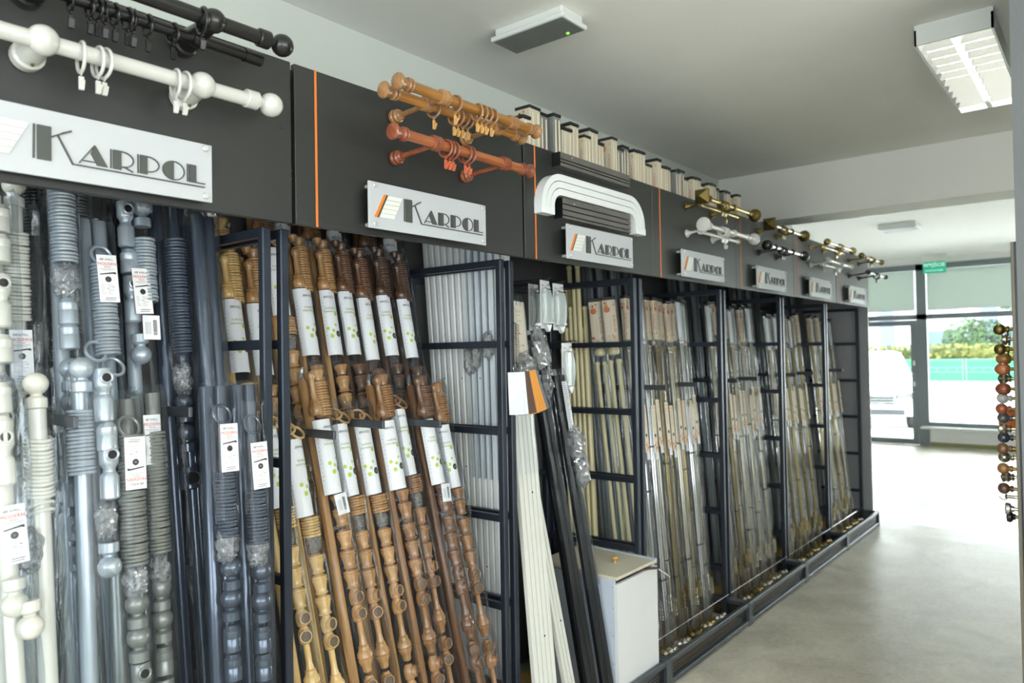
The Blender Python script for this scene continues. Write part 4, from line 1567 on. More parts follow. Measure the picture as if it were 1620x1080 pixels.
for i, (X, a, mt, lab, st, zt) in enumerate(BK):
    wooden_set(lab, mt, X, a, .22, 0, zt, st, i % 3, 40 + i)
TK = [(1.44, 'oak', 'tall oak set whose band shows just under the fascia beside the ladder post'), (1.525, 'walnut', 'tall walnut set whose rings show just under the fascia'), (1.64, 'oak', 'tall oak set with green dotted band just under the fascia'),
      (1.75, 'dark_walnut', 'tall dark walnut set just under the fascia'), (1.90, 'walnut', 'tall walnut set just under the fascia beside the sign'), (2.03, 'dark_walnut', 'tall dark walnut set under the fascia next to the white rails')]
for i, (X, mt, lab) in enumerate(TK):
    wooden_set(lab, mt, X, 2.25, .03, 0, 2.2 + .05 * (i % 2), 'back', i % 3, 60 + i)

# --- bay 2: rails -----------------------------------------------------------------------
for i in range(13):
    q = i / 12
    yt = 1.845 + .465 * q
    yb = 1.84 + .32 * q
    X = 2.222 + .03 * q

    def f():
        g = MB().use('rail_white')
        L = 2.2
        g.bbox(0, .03, -.0128, .0128, 0, L, .004)
        return g.mesh('profile', 0)
    t = lean_root('white_rail', 'long white aluminium curtain rail standing behind the ladder, one of a tight row', 'curtain rail', X, yb, (yt - yb) / 2, 0, .034, 'white rails behind the ladder frame')
    put('profile', cached('wrail', f), t)
    if i % 3 == 1:
        put('screw', cached('rscrew', lambda: MB().use('seam_black').cyl((-.0015, -.004, 0), (0, -.004, 0), .003, 8).mesh('screw')), t, (0, 0, .7 + .13 * (i % 4)))
        put('screw', CACHE['rscrew'], t, (0, 0, 1.35 + .1 * (i % 3)))
    if i in (2, 4, 5):
        bag(t, -.02, 0, 1.62 - .06 * i / 3, i, 'fitting_white', .8, 1.2)
    put('film_sleeve', cached('railfilm', lambda: None) or sleeve_me(.03, .018, 1.1, i % 3, 'film', .01, .1), t, (0, 0, 1.05)) if i in (2, 3, 4, 5) else None


def flat_rail(label, mt, X, a, b, lean, ztop, width, ng, twist=0, extra=None, depth=.02):
    t = lean_root('flat_rail', label, 'curtain rail', X, a, b, lean, .034)
    L = (ztop - .034) * math.sqrt(1 + b * b + lean * lean)
    q = MB().use(mt)
    w = width / (ng + 1)
    for i in range(ng + 1):
        q.bbox(-width / 2 + i * w + .002, -width / 2 + (i + 1) * w - .002, -depth, 0, 0, L, .001)
    put('profile', q.mesh('profile', 0), t)
    put('core', MB().use('groove' if mt != 'rail_black' else 'seam_black').box(-width / 2 + .003, width / 2 - .003, -depth + .006, -.002, .002, L - .002).mesh('core', 0), t)
    for z in (.45, 1.0):
        put('screw', cached('fscrew', lambda: MB().use('seam_black').cyl((0, -.0015, 0), (0, .001, 0), .004, 8).mesh('screw')), t, (w / 2, -depth, z))
    return t, L


t, L = flat_rail('cream four-channel rail with price sheet and bag of white gliders', 'rail_cream', 2.275, 1.70, .15, .08, 1.80, .135, 4)
put('price_sheet', MB().use('paper_cream').bbox(-.05, .05, -.0007, .0007, -.12, .12, .0003).mesh('price_sheet', 0), t, (0, -.024, L - .14))
pr = Print(lambda x, z: (x, -.0256, L - .14 + z))
rnd = random.Random(8)
for i in range(26):
    z = .10 - i * .008
    pr.rect('print_grey', -.02, -.02 + rnd.uniform(.02, .05), z, z + .0022)
for (x, z, r) in ((-.025, .045, .012), (-.03, -.02, .016), (.03, -.05, .009), (.01, .0, .01)):
    pr.disc('print_orange', x, z, r * .5)
pr.text('print_dark', 'AVELL', .011, -.02, .105)
put('print', pr.mb.mesh('print', 0), t)
o = bag(t, .0, -.045, L - .345, 2, 'fitting_white', 1.9, 1.9)
bag(t, .01, -.045, L - .30, 5, 'fitting_white', 1.6, 1.6)
put('film_sleeve', sleeve_me(.06, .022, .75, 1, 'film', 0, .1), t, (0, -.02, L - .72))
flat_rail('cream rail leaning out between the four-channel rail and the black rails', 'rail_cream', 2.515, 1.742, .15, -.08, 1.22, .066, 2)
flat_rail('narrow cream rail low behind the four-channel rail', 'rail_cream', 2.44, 1.787, .15, -.03, .8, .06, 1)
t, L = flat_rail('black flat rail with grey bagged fittings on top', 'rail_black', 2.615, 1.71, .15, -.045, 1.66, .07, 1)
bag(t, 0, -.03, L - .08, 6, 'chrome', 1.5, 2.2)
bag(t, 0, -.03, L - .2, 7, 'rail_black', 1.4, 1.8)
put('film_sleeve', sleeve_me(.038, .02, .9, 2, 'film', 0, .1), t, (0, -.012, L - .88))
t, L = flat_rail('black rail bundle with white paper list and bagged fittings', 'rail_black', 2.712, 1.70, .15, -.03, 1.48, .08, 1)
put('paper_list', MB().use('paper').bbox(-.02, .02, -.0006, .0006, -.11, .11, .0003).mesh('paper_list', 0), t, (.012, -.03, L - .14))
pr = Print(lambda x, z: (x, -.0316, L - .14 + z))
for i in range(22):
    z = .098 - i * .009
    pr.rect('print_grey', -.004, .004 + rnd.uniform(.006, .022), z, z + .0025)
put('print', pr.mb.mesh('print', 0), t)
bag(t, .02, -.03, L - .31, 8, 'chrome', 1.5, 1.8)
bag(t, .03, -.03, L - .42, 9, 'chrome', 1.3, 1.7)
put('film_sleeve', sleeve_me(.046, .024, .95, 3, 'film', 0, .12), t, (0, -.012, L - .92))
flat_rail('black rail standing behind the black rail bundle', 'rail_black', 2.665, 1.775, .15, -.04, 1.6, .06, 1)

# swatch book hanging on a spring from the ladder post
sw = thing('swatch_book', 'hanging swatch book with white, brown, tan and slate leather strips', 'swatch book', (2.2, 1.765, 1.545))
q = MB().use('chrome')
for i in range(34):
    q.torus((0, 0, .002 + i * .0043), (0, 0, 1), .0075, .0014, 10, 5)
put('spring', q.mesh('spring'), sw, (0, -.0, 0))
put('hook', MB().use('chrome').path([(0, 0, .148), (0, .02, .156), (0, .024, .16)], .002, 6).mesh('hook'), sw)
put('binder', MB().use('chrome').torus((0, 0, -.02), (1, 0, 0), .02, .0016, 18, 6).mesh('binder'), sw)
for i, mt in enumerate(('swatch_white', 'swatch_white', 'swatch_brown', 'swatch_brown', 'swatch_tan', 'swatch_tan', 'swatch_tan', 'swatch_slate')):
    def f(mt=mt):
        g = MB().use(mt)
        n = 8
        for k in range(n):
            z0, z1 = -.16 * k / n, -.16 * (k + 1) / n
            c = lambda z: -.35 * (z * z)
            g.add([(-.028, c(z0), z0), (.028, c(z0), z0), (.028, c(z1), z1), (-.028, c(z1), z1), (-.028, c(z0) + .003, z0), (.028, c(z0) + .003, z0), (.028, c(z1) + .003, z1), (-.028, c(z1) + .003, z1)],
                  [(0, 1, 2, 3), (4, 7, 6, 5), (0, 3, 7, 4), (1, 5, 6, 2)] + ([(0, 4, 5, 1)] if k == 0 else []) + ([(3, 2, 6, 7)] if k == n - 1 else []))
        return g.mesh('swatch')
    put('swatch', cached(('sw', mt), f), sw, (-.02 + .0085 * i, -.005 - .0045 * i, -.035), (-.12 + .03 * i, -.05 * i, -.75 + i * .05))


# blister cards with curved rail pieces
def blister(label, X, Y, z, rot):
    t = thing('blister_card', label, 'packaged part', (X, Y, z), (0, 0, rot))
    put('card', MB().use('paper').bbox(-.05, .05, -.0008, .0008, -.215, 0, .0004).mesh('card', 0), t)

    def f():
        g = MB().use('rail_white')
        for e0, e1 in ((.095, .113), (.115, .133), (.135, .153)):
            n = 10
            for i in range(n):
                a, b_ = -.75 + 1.5 * i / n, -.75 + 1.5 * (i + 1) / n
                P = lambda r, s: (-.105 + r * math.cos(s), -.125 + r * math.sin(s) * 1.0)
                g.prism([P(e0, a), P(e1, a), P(e1, b_), P(e0, b_)], -.02, -.002)
        return g.mesh('curved_piece', 0)
    put('curved_piece', cached('curvedpiece', f), t)
    p = Print(lambda x, zz: (x, -.0016, zz))
    p.disc('print_dark', .036, -.022, .009)
    p.text('print_dark', 'AVELL', .009, -.022, -.026)
    put('print', p.mb.mesh('print', 0), t)
    put('hook', MB().use('cap_black').path([(0, -.004, .006), (.014, -.03, .012), (.01, -.05, .004)], .002, 6).mesh('hook'), t)
    put('blister', cached('blis', lambda: MB().use('pane').bbox(-.045, .047, -.026, -.001, -.2, -.035, .008).mesh('blister')), t)
    return t


G = dict(rot=.25)
blister('blister card with white curved rail, upper row beside the cream rail', 2.66, 1.97, 1.905, .22)
blister('blister card with white curved rail, upper row beside the ladder', 2.79, 1.99, 1.9, .12)
blister('blister card with white curved rail, lower row, hanging in front', 2.765, 1.93, 1.625, .15)
blister('blister card with white curved rail, lower row, tucked behind', 2.67, 2.07, 1.63, .2)
for X, Y, z in ((2.66, 1.97, 1.911), (2.79, 1.99, 1.906), (2.765, 1.93, 1.631), (2.67, 2.07, 1.636), (2.72, 2.08, 1.906)):
    put('peg', MB().use('frame').cyl((0, -.03, 0), (0, 2.362 - Y, 0), .003, 8).mesh('peg'), RACKS[2], (X - bay(2), Y - DF, z))
blister('blister card with white curved rail hanging behind the upper pair', 2.72, 2.08, 1.9, .2)

# white bin with sloping lid
bn = thing('storage_bin', 'white laminate bin with lifted lid and wooden knob standing in the rack tray', 'bin', (2.767, 1.69, .033))
BX, BY, BZ = .36, .43, .565
q = MB().use('bin_white')
q.box(.0, BX, 0, .016, 0, BZ - .022)
q.box(.0, BX, BY - .016, BY, 0, BZ)
q.box(BX - .016, BX, .016, BY - .016, 0, BZ)
q.box(.016, BX - .016, .016, BY - .016, 0, .016)
put('body', q.mesh('body', 0), bn)
put('side_panel', MB().use('bin_edge').box(0, .016, .016, BY - .016, 0, BZ - .004).mesh('side_panel', 0), bn)
for z in (.2, .32, .44, .53):
    put('cam_cap', cached('camcap', lambda: MB().use('print_grey').cyl((-.001, 0, 0), (.0, 0, 0), .003, 8).mesh('cam_cap')), bn, (0, .022, z))
ld = put('lid', MB().use('bin_lid').bbox(.001, BX - .016, -BY + .005, 0, 0, .014, .001).mesh('lid', 0), bn, (0, BY - .004, BZ + .003), (.02, 0, 0))
put('knob', MB().use('knob_wood').lathe([(.008, 0), (.006, .008), (.012, .016), (.015, .022), (.012, .028), (.001, .03)], 16).mesh('knob'), ld, (.19, -.30, .014))
put('lid_edge', MB().use('bin_edge').box(BX - .016, BX, -BY + .005, 0, -.002, .018).mesh('lid_edge', 0), ld)
pl = thing('brown_strip', 'brown leather strip with white tag sticking out from under the bin lid', 'strap', (3.03, 1.735, .592))
put('strap', MB().use('swatch_brown').bbox(-.06, .09, -.03, -.012, -.004, .002, .001).mesh('strap', 0), pl, (0, 0, -.011), (0, 0, -.7))
put('tag', MB().use('paper').bbox(0, .075, -.018, .018, -.0006, .0006, .0003).mesh('tag', 0), pl, (.05, -.07, -.012), (.2, .6, -.5))


# --- bays 3..6: slim metal sets in sleeves -------------------------------------------------
def carton_me(w, d, h, seed, plain=False):
    def f():
        q = MB().use('box_plain' if plain else 'carton').bbox(-w / 2, w / 2, -d / 2, d / 2, 0, h, .0015)
        lab = q.mesh('carton', 0)
        p = Print(lambda x, z: (x, -d / 2 - .0006, z))
        ps = Print(lambda x, z: (-w / 2 - .0006, -x, z))
        rnd = random.Random(seed)
        for P_, ww in ((p, w), (ps, d))[1 if plain else 0:]:
            P_.disc('print_orange', -ww * .18, h * .78, ww * .24)
            for i in range(9):
                P_.disc(rnd.choice(('print_orange', 'print_tan', 'print_red')), rnd.uniform(-.38, .38) * ww, rnd.choice((rnd.uniform(.84, .95), rnd.uniform(.08, .2))) * h, rnd.uniform(.04, .13) * ww, 10)
            P_.text('print_red', 'EUROLUX', h * .085, ww * .2, h * .45, True)
            P_.rect('print_grey', ww * -.02, ww * .0, h * .25, h * .62)
            P_.rect('print_grey', -ww * .2, ww * .3, h * .06, h * .065)
        p.mb.mats  # print of both faces is one mesh
        o = len(p.mb.v)
        for mname in ps.mb.mats:
            if mname not in p.mb.mats:
                p.mb.mats.append(mname)
        p.mb.v += ps.mb.v
        p.mb.f += [tuple(i + o for i in f_) for f_ in ps.mb.f]
        p.mb.m += [p.mb.mats.index(ps.mb.mats[k]) for k in ps.mb.m]
        return lab, p.mb.mesh('print', 0)
    return cached(('carton', w, d, h, seed, plain), f)


def strip_label():
    def f():
        lab = MB().use('paper_cream').bbox(-.02, .02, -.0006, .0006, -.125, .125, .0003).mesh('strip_label', 0)
        p = Print(lambda x, z: (x, -.0011, z))
        p.text('print_red', 'EUROLUX', .0085, 0, .108)
        for i in range(8):
            p.rect('print_tan', -.014, .012 - .004 * (i % 3), .09 - i * .011, .092 - i * .011)
        p.disc('print_dark', .0, -.035, .0095)
        for (x, z, r) in ((-.008, -.085, .007), (.006, -.1, .008), (.009, -.075, .004), (-.004, -.112, .004)):
            p.disc('print_orange', x, z, r)
        tg = MB().use('paper').bbox(-.016, .016, -.0006, .0006, -.02, .02, .0003).mesh('price_tag', 0)
        return lab, p.mb.mesh('print', 0), tg
    return cached('strip_label', f)


def slim_set(label, mt, cap, X, a, b, lean, ztop, seed, group, tall=False, carton=True):
    t = lean_root('slim_rod_set', label, 'curtain rod set', X, a, b, lean, .036, group)
    L = (ztop - .036) * math.sqrt(1 + b * b + lean * lean)
    rnd = random.Random(seed)
    if tall:
        for x in (-.014, .014):
            put('rod', rod_me(mt, .0095, L - .01, 12), t, (x, 0, 0))
        put('film_sleeve', sleeve_me(.032, .018, L - .02, seed % 5, 'film_long', 0, .15), t, (0, 0, .01))
        return t
    h = rnd.choice((.22, .22, .2))
    rl = L - h - .08
    for i, x in enumerate((-.013, .013)):
        put('rod', rod_me(mt, .0085, rl, 12), t, (x, .002 * i, 0))
        put('tip', cached(('tip', cap), lambda: MB().use(cap).lathe([(.009, 0), (.0105, .003), (.0105, .01), (.0085, .013), (.0085, .018), (.0115, .022), (.012, .03), (.006, .038), (.001, .04)], 12).mesh('tip')), t, (x, .002 * i, rl))
    for z in (rnd.uniform(.3, .6), rnd.uniform(.75, 1.05)):
        put('tie', cached('tie', lambda: MB().use('cap_black').bbox(-.027, .027, -.013, .013, 0, .008, .002).mesh('tie')), t, (0, 0, z))
    if carton:
        lab, prn = carton_me(.056, .03, h, seed % 3)
        c = put('carton', lab, t, (0, 0, L - h - .016))
        put('print', prn, c)
    else:
        put('inner_bag', cached('innerbag', lambda: MB().use('paper').bbox(-.024, .024, -.004, .004, 0, .24, .003).mesh('inner_bag')), t, (0, 0, L - .27))
    put('hanger_cap', cached('hcap', lambda: MB().use('cap_black').bbox(-.03, .03, -.017, .017, 0, .016, .003).mesh('hanger_cap')), t, (0, 0, L - .014))
    fin = cached(('botfin', cap, seed % 2), lambda: (MB().use(cap).lathe(ball_prof(.019, .008, .006, .013, .01), 14) if seed % 2 else MB().use(cap).lathe([(.016, 0), (.018, .004), (.018, .03), (.02, .034), (.021, .05), (.012, .06), (.004, .064)], 14)).mesh('finial'))
    put('finial', fin, t, (-.018, -.065, 0.0))
    put('finial', fin, t, (.018, -.075, 0.0))
    me = cached(('sring', cap), lambda: MB().use(cap).torus((0, 0, 0), (0, 0, 1), .014, .002, 14, 6).mesh('ring'))
    for k in range(12):
        put('ring', me, t, (0, -.02, .16 + k * .0075 + .02 * (seed % 3)), (rnd.uniform(-.15, .15), 0, 0))
    ll, pp, tg = strip_label()
    zl = L * .66 - .02 * (seed % 3) - .06
    s_ = put('strip_label', ll, t, (0, -.0265, zl), (0, rnd.uniform(-.03, .03), 0))
    put('print', pp, s_)
    put('price_tag', tg, s_, (.004, -.001, -.142))
    put('film_sleeve', sleeve_me(.032, .021, L - .05, seed % 5, 'film_long', 0, .16), t, (0, -.002, .03))
    return t


ORD = ['first', 'second', 'third', 'fourth', 'fifth', 'sixth', 'seventh', 'eighth', 'ninth', 'tenth', 'eleventh', 'twelfth']
BN = {3: 'white bin in the bay beside it', 4: 'bin side under the black ball rod', 5: 'bin side under the small white rod', 6: 'bin side next to the end panel'}
for n, cnt, la, pitch in ((3, 10, .05, .0756), (4, 9, .06, .0825), (5, 9, .06, .0825), (6, 7, .06, .0933)):
    rnd = random.Random(n)
    for i in range(cnt):
        X = bay(n) + .15 + pitch * i
        mt = rnd.choice(('brass', 'satin', 'satin', 'antique', 'chrome') if n < 5 else ('brass', 'antique', 'satin', 'brass'))
        cp = {'brass': 'brass', 'satin': 'satin', 'antique': 'antique', 'chrome': 'chrome'}[mt]
        nm = {'brass': 'brass', 'satin': 'satin champagne', 'antique': 'antique gold', 'chrome': 'chrome'}[mt]
        slim_set('slim %s rod set, %s from the %s' % (nm, ORD[i], BN[n]), mt, cp, X, 1.815 + .012 * (i % 2), .10, la, 1.90 - .04 * rnd.random() - (.03 if n > 4 else 0), n * 20 + i, 'slim rod sets in clear sleeves', carton=rnd.random() < .55)
    for i in range(8):
        X = bay(n) + .15 + pitch * i
        slim_set('tall rear rod bundle, %s from the %s' % (ORD[i], BN[n]), 'silver_rod' if i % 3 else 'grey_rod', 'satin', X, 2.06 + .02 * (i % 2), .10, la, 2.2, n * 50 + i, 'tall rod bundles in film at the rack back', tall=True)

# ivory rods and Eurolux sets behind the ladder of bay 3
for i in range(12):
    q = i / 11
    t = lean_root('ivory_rod', 'long ivory round curtain rod standing behind the ladder next to the white bin', 'curtain rod', 3.232 + .031 * (i % 2), 2.078 + .16 * q, .035, 0, .034, 'ivory rods behind the ladder frame')
    put('rod', rod_me('ivory', .0125, 1.55 + .55 * ((i * 7) % 5) / 5, 14), t)
    put('end_cap', cached('icap', lambda: MB().use('ivory').lathe([(.013, 0), (.0155, .003), (.0155, .014), (.012, .02), (.004, .022)], 14).mesh('end_cap')), t, (0, 0, round(1.55 + .55 * ((i * 7) % 5) / 5, 2)))
for i, (y, zt) in enumerate(((1.998, 1.87), (2.08, 1.865))):
    t = lean_root('ivory_rod_set', ('ivory rod set with round knob and patterned carton beside the rack post', 'ivory rod set with round knob and patterned carton deeper behind the ladder')[i], 'curtain rod set', 3.256, y - .175, .10, 0, .034)
    L = (zt - .034)
    lab, prn = carton_me(.066, .036, .225, i)
    c = put('carton', lab, t, (0, 0, L - .24), (0, 0, -1.05))
    put('print', prn, c)
    put('hanger_cap', MB().use('cap_black').bbox(-.036, .036, -.02, .02, 0, .016, .003).mesh('hanger_cap'), t, (0, 0, L - .014), (0, 0, -1.05))
    put('knob', MB().use('ivory').lathe([(.012, 0), (.026, .006), (.031, .018), (.031, .028), (.026, .04), (.012, .046)], 20).mesh('knob'), t, (0, 0, L - .3))
    for s in (-.025, .025):
        put('rod', rod_me('ivory', .0115, L - .33, 14), t, (0, s, 0))
        put('end_cap', CACHE['icap'], t, (0, s, round(L - .33, 2) - .015))
    put('film_sleeve', sleeve_me(.036, .046, L - .1, 2 + i, 'film', 0, .1), t, (0, 0, .08))

# cartons standing on top of the racks behind the fascia
rnd = random.Random(12)
HT = [.10, .155, .15, .155, .12, .16, .115, .16, .12, .155, .125, .15, .14, .15, .105, .14, .12, .13, .12, .135, .11, .12, .13, .11, .12, .13, .12, .11, .12, .11, .12]
X = 2.25
prev = ''
for i, h in enumerate(HT):
    w = .048 + .012 * ((i * 5) % 3)
    hh = h + .012 + .02
    dep = .07
    o_y = 1.755 + .012 * (i % 3)
    ref = 'counted along the fascia top from the oak double rod'
    k = i + 1
    word = ['one', 'two', 'three', 'four', 'five', 'six', 'seven', 'eight', 'nine', 'ten', 'eleven', 'twelve', 'thirteen', 'fourteen', 'fifteen', 'sixteen', 'seventeen', 'eighteen', 'nineteen', 'twenty',
            'twenty-one', 'twenty-two', 'twenty-three', 'twenty-four', 'twenty-five', 'twenty-six', 'twenty-seven', 'twenty-eight', 'twenty-nine', 'thirty', 'thirty-one'][i]
    t = thing('accessory_box', 'black-capped %s accessory box, number %s %s' % ('tall' if h > .135 else 'short', word, ref), 'box', (X + w / 2, o_y + dep / 2, ZF1 - .012), (0, 0, rnd.uniform(-.06, .06)), 'accessory boxes on the rack top')
    lab, prn = carton_me(w, dep, round(hh, 2), i % 3, True)
    if i % 4 in (2, 3) and i % 8 < 4:
        put('tray', cached(('traygrey', w, hh), lambda: MB().use('lamp_lens').bbox(-w / 2, w / 2, -dep / 2, dep / 2, 0, hh, .002).mesh('tray')), t)
    else:
        c = put('carton', lab, t)
        pm_ = put('print', prn, c)
    for s in (-1, 1):
        put('window_fold', cached(('fold', round(hh, 3), w), lambda: MB().use('paper_cream').prism([(-.007, .0), (.005, 0), (.002, hh * .93), (-.004, hh * .93)], -.002, 0).mesh('window_fold', 0)), t, (s * w * .24, -dep / 2 - .0015, 0))
    put('cap', cached(('bcap', w), lambda: MB().use('cap_black').bbox(-w / 2 - .002, w / 2 + .002, -dep / 2 - .003, dep / 2 + .003, 0, .013, .002).mesh('cap')), t, (0, 0, hh))
    X += w + .008 + (.02 if i in (3, 8, 13) else 0)

# ------------------------------------------------------------------ finial display at the right hand wall
fd = thing('finial_board', 'narrow wooden board edge of the finial display on the grey wall end', 'display board', (3.02, .256, .4))
put('panel', MB().use('board_edge').bbox(0, .95, 0, .012, 0, 1.53, .002).mesh('panel', 0), fd)
put('backing', MB().use('frame').box(0, .95, -.006, 0, 0, 1.53).mesh('backing', 0), fd)
FIN = [('antique', 'ball'), ('satin', 'flat'), ('antique', 'ball'), ('honey', 'egg'), ('cherry', 'egg'), ('satin', 'urn'), ('cherry_dark', 'egg'), ('white_lacquer', 'ball'), ('cherry_dark', 'ball'), ('grey_rod', 'ball'), ('satin', 'urn'),
       ('anthracite', 'ball'), ('walnut', 'ball'), ('satin', 'ball'), ('oak', 'ball'), ('satin', 'urn'), ('dark_walnut', 'ball'), ('satin', 'ring'), ('chrome', 'flat'), ('black_lacquer', 'flat')]
FINAMES = {'antique': 'antique brass', 'satin': 'satin nickel', 'honey': 'honey wood', 'cherry': 'cherry wood', 'cherry_dark': 'dark cherry wood', 'white_lacquer': 'white', 'grey_rod': 'grey', 'anthracite': 'anthracite', 'walnut': 'walnut', 'oak': 'oak', 'dark_walnut': 'dark walnut', 'chrome': 'chrome', 'black_lacquer': 'black'}
for i, (mt, kd) in enumerate(FIN):
    z = 1.635 - i * .0345
    X = 3.08 + .04 * (i % 2)
    t = thing('sample_finial', '%s %s sample finial, row %s from the top of the finial board' % (FINAMES[mt], {'ball': 'ball', 'flat': 'disc', 'egg': 'egg-shaped', 'urn': 'urn', 'ring': 'hook'}[kd], (ORD + ['thirteenth', 'fourteenth', 'fifteenth', 'sixteenth', 'seventeenth', 'eighteenth', 'nineteenth', 'twentieth'])[i]), 'finial', (X, .2675, z), group='sample finials on the board')
    put('stem', MB().use('satin' if mt in ('satin', 'chrome', 'grey_rod') else 'antique').cyl((0, 0, 0), (0, .022, 0), .006, 10).mesh('stem'), t)
    prof = {'ball': ball_prof(.016, .007, .004, .009, .006), 'flat': [(.008, 0), (.009, .006), (.0155, .01), (.017, .016), (.015, .022), (.001, .024)],
            'egg': [(.008, 0), (.013, .004), (.017, .012), (.0175, .02), (.014, .032), (.007, .038), (.001, .04)],
            'urn': [(.007, 0), (.011, .004), (.008, .008), (.015, .016), (.013, .022), (.016, .03), (.007, .034), (.001, .036)],
            'ring': [(.005, 0), (.005, .02), (.007, .022), (.004, .026)]}[kd]
    put('finial', MB().use(mt).lathe([(a * 1.22, b * 1.15) for a, b in prof], 16, (0, .016, 0), (0, 1, 0)).mesh('finial'), t)
    put('rosette', MB().use(mt).lathe([(.012, 0), (.013, .002), (.009, .005)], 14, (0, 0, 0), (0, 1, 0)).mesh('rosette'), t)
    if kd == 'ring':
        put('hook', MB().use(mt).torus((0, .05, 0), (1, 0, 0), .012, .0022, 16, 6, .4, 5.4).mesh('hook'), t)
    if i in (0, 1, 2, 4):
        put('pendant', MB().use('anthracite').cyl((0, .02, -.022), (0, .02, -.006), .003, 8).mesh('pendant'), t)
oc = put('orange_card', MB().use('orange_card').bbox(3.25, 3.253, .2675, .34, 1.275, 1.345, .0008).mesh('orange_card', 0))
tag(oc, 'plain orange card sticking out behind the sample finials', 'card')

# ------------------------------------------------------------------ outside
struct('ground_outside', MB().use('paving').box(XW + .15, 90, -40, 60, -.12, -.02))


def blob_me(name, mt, rx, ry, rz, seed, n=2600, leaf=.12):
    """leafy crown: many small leaves spread through a lumpy volume"""
    rnd = random.Random(seed)
    q = MB().use(mt)
    for i in range(n):
        while True:
            p = Vector((rnd.uniform(-1, 1), rnd.uniform(-1, 1), rnd.uniform(-1, 1)))
            if p.length < 1 and p.length > .45:
                break
        p *= 1 + .25 * mnoise.noise(p * 2 + Vector((seed, 0, 0)))
        c = Vector((p.x * rx, p.y * ry, p.z * rz))
        u = Vector((rnd.uniform(-1, 1), rnd.uniform(-1, 1), rnd.uniform(-1, 1))).normalized()
        w = u.orthogonal().normalized()
        q.add([c - u * leaf, c + w * leaf * .5, c + u * leaf, c - w * leaf * .5], [(0, 1, 2, 3)])
    return q.mesh(name, 0)


# hedge
hd = thing('hedge', 'long clipped green and straw coloured hedge behind the green fence', 'hedge', (40, 8, 0))
rnd = random.Random(5)
q = MB().use('hedge')
for i in range(9000):
    c = Vector((rnd.uniform(-.5, .5), rnd.uniform(-14, 14), rnd.uniform(.1, 1.62 + .06 * math.sin(i))))
    u = Vector((rnd.uniform(-1, 1), rnd.uniform(-1, 1), rnd.uniform(-1, 1))).normalized() * .13
    w = u.orthogonal() * .6
    q.add([c - u, c + w, c + u, c - w], [(0, 1, 2, 3)])
put('foliage', q.mesh('foliage', 0), hd, kind='stuff')
put('core', MB().use('hedge').bbox(-.35, .35, -14, 14, 0, 1.45, .1).mesh('core'), hd)
# fence panels
pan = None
for i in range(9):
    y = -1.2 + i * 2.55
    t = thing('fence_panel', 'green metal fence panel with ornament band in front of the hedge', 'fence', (38, y, -.02), group='green fence panels before the hedge')

    def frm():
        g = MB().use('sign_white').use('fence_sheet')
        g.box(-.03, .03, -1.22, 1.22, .98, 1.02).box(-.03, .03, -1.22, 1.22, .03, .08).box(-.02, .02, -1.2, 1.2, .63, .66).box(-.02, .02, -1.2, 1.2, .44, .47)
        g.box(-.03, .03, -1.24, -1.18, 0, 1.04).box(-.03, .03, 1.18, 1.24, 0, 1.04)
        return g.mesh('panel_frame', 0)
    put('panel_frame', cached('fpf', frm), t)
    put('sheet', cached('fps', lambda: MB().use('fence_green').box(0, .01, -1.18, 1.18, .08, .98).mesh('sheet', 0)), t)
    for k in range(6):
        put('ornament', cached('fpo', lambda: MB().use('car_dark').lathe([(.05, 0), (.05, .03)], 8, (-.03, 0, 0), (1, 0, 0)).mesh('ornament')), t, (0, -.98 + k * .39, .55))
# house
hs = thing('house', 'white rendered house with pale blue pilasters across the street', 'house', (58, 10, -.02))
put('wall', MB().use('house_white').box(0, 8, -9, 12, 0, 7.5).mesh('wall', 0), hs)
for y in (-3.6, 2.6):
    put('pilaster', cached('pil', lambda: MB().use('house_blue').box(-.25, 0, -.45, .45, 0, 7.2).mesh('pilaster', 0)), hs, (0, y, 0))
for (y, z, w, h_) in ((-.8, .9, .9, 1.7), (-2.6, 1.7, .55, .8), (5.2, 1.6, .9, 1.2), (-5.5, 1.6, .9, 1.2), (-.8, 4.2, 1, 1.3), (5.2, 4.2, 1, 1.3)):
    wn = put('window', MB().use('house_blue').box(-.06, 0, -w - .1, w + .1, z - .1, z + h_ + .1).mesh('window', 0), hs, (0, y, 0))
    put('pane', MB().use('house_window').box(-.08, -.06, -w, w, z, z + h_).mesh('pane', 0), wn)
put('roof', MB().use('car_dark').prism([(-.6, 7.5), (8.6, 7.5), (4, 10)], -9.4, 12.4).mesh('roof', 0), hs)
for (X, Y, h_, r_, lab, sd) in ((48, 6.0, 2.0, 1.6, 'small green tree standing behind the hedge near the finial board', 1), (46, 13.2, 3.2, 2.2, 'leafy green tree behind the hedge beyond the glass door', 2), (50, 3.9, 4.6, 1.6, 'tall green tree beside the white house', 3)):
    t = thing('tree', lab, 'tree', (X, Y, -.02))
    put('trunk', MB().use('bark').lathe([(.16, 0), (.1, h_ * .7), (.05, h_)], 10).mesh('trunk'), t)
    put('crown', blob_me('crown', 'tree', r_, r_, r_ * .7, sd, 1500, .14), t, (0, 0, h_), kind='stuff')


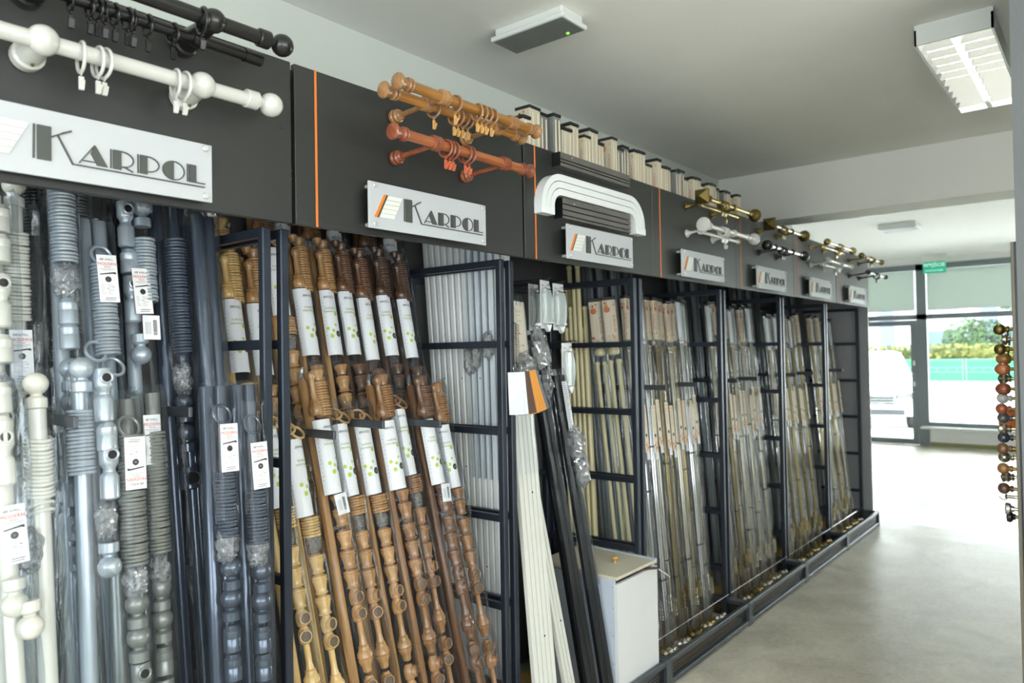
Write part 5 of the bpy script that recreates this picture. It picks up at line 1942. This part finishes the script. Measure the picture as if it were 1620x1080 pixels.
# parked car
def car():
    t = thing('parked_car', 'white parked car seen front on through the glass door', 'car', (15.55, 3.72, -.02), (0, 0, .27))
    prof = [(0, .28), (-.02, .5), (.03, .72), (.12, .82), (.9, 1.0), (1.5, 1.42), (2.2, 1.52), (3.4, 1.48), (4.1, 1.1), (4.3, .95), (4.35, .4), (4.2, .26)]
    q = MB().use('car_white')
    W = .88
    secs = []
    for s, k in ((-1, .86), (-.93, .97), (-.75, 1), (.75, 1), (.93, .97), (1, .86)):
        secs.append([(x * (1 if k == 1 else 1) + (0.04 * (1 - k) * 5 if x < 1 else -.04 * (1 - k) * 5), s * W * (.86 if z > 1.05 else 1), .26 + (z - .26) * k) for x, z in prof])
    n = len(prof)
    vs = [p for s in secs for p in s]
    fs = []
    for i in range(len(secs) - 1):
        for k in range(n):
            k2 = (k + 1) % n
            fs.append((i * n + k, i * n + k2, (i + 1) * n + k2, (i + 1) * n + k))
    fs.append(tuple(range(n)))
    fs.append(tuple(range((len(secs) - 1) * n, len(secs) * n))[::-1])
    q.add(vs, fs)
    put('body', q.mesh('body', 40), t)
    put('windscreen', MB().use('car_glass').add([(.93, -.66, 1.03), (.93, .66, 1.03), (1.47, .56, 1.42), (1.47, -.56, 1.42)], [(0, 1, 2, 3)]).mesh('windscreen', 0), t, (-.012, 0, .012))
    g = put('grille', MB().use('car_dark').box(-.05, .02, -.42, .42, .5, .68).mesh('grille', 0), t)
    for z in (.53, .585, .64):
        put('grille_bar', MB().use('chrome').bbox(-.065, -.045, -.42, .42, z, z + .022, .003).mesh('grille_bar', 0), g)
    put('bumper_intake', MB().use('car_dark').bbox(-.05, .02, -.6, .6, .3, .41, .01).mesh('bumper_intake'), t)
    put('plate', MB().use('sign_white').bbox(-.062, -.05, -.26, .26, .42, .5, .003).mesh('plate', 0), t)
    for s in (-1, 1):
        put('headlight', MB().use('chrome').bbox(-.03, .12, s * .62 - .17, s * .62 + .17, .6, .74, .02).mesh('headlight'), t)
        put('mirror', MB().use('car_white').bbox(1.05, 1.2, s * .95 - .1, s * .95 + .1, 1.02, 1.14, .02).mesh('mirror'), t)
        for x in (.75, 3.45):
            w = put('wheel', MB().use('tyre').lathe([(.26, 0), (.31, .03), (.31, .17), (.26, .2)], 24, (0, -.1, 0), (0, 1, 0)).mesh('wheel'), t, (x, s * .78, .31))
            put('rim', MB().use('chrome').lathe([(.2, -.105), (.18, .1)], 18, (0, 0, 0), (0, 1, 0)).mesh('rim'), w)
    return t


car()
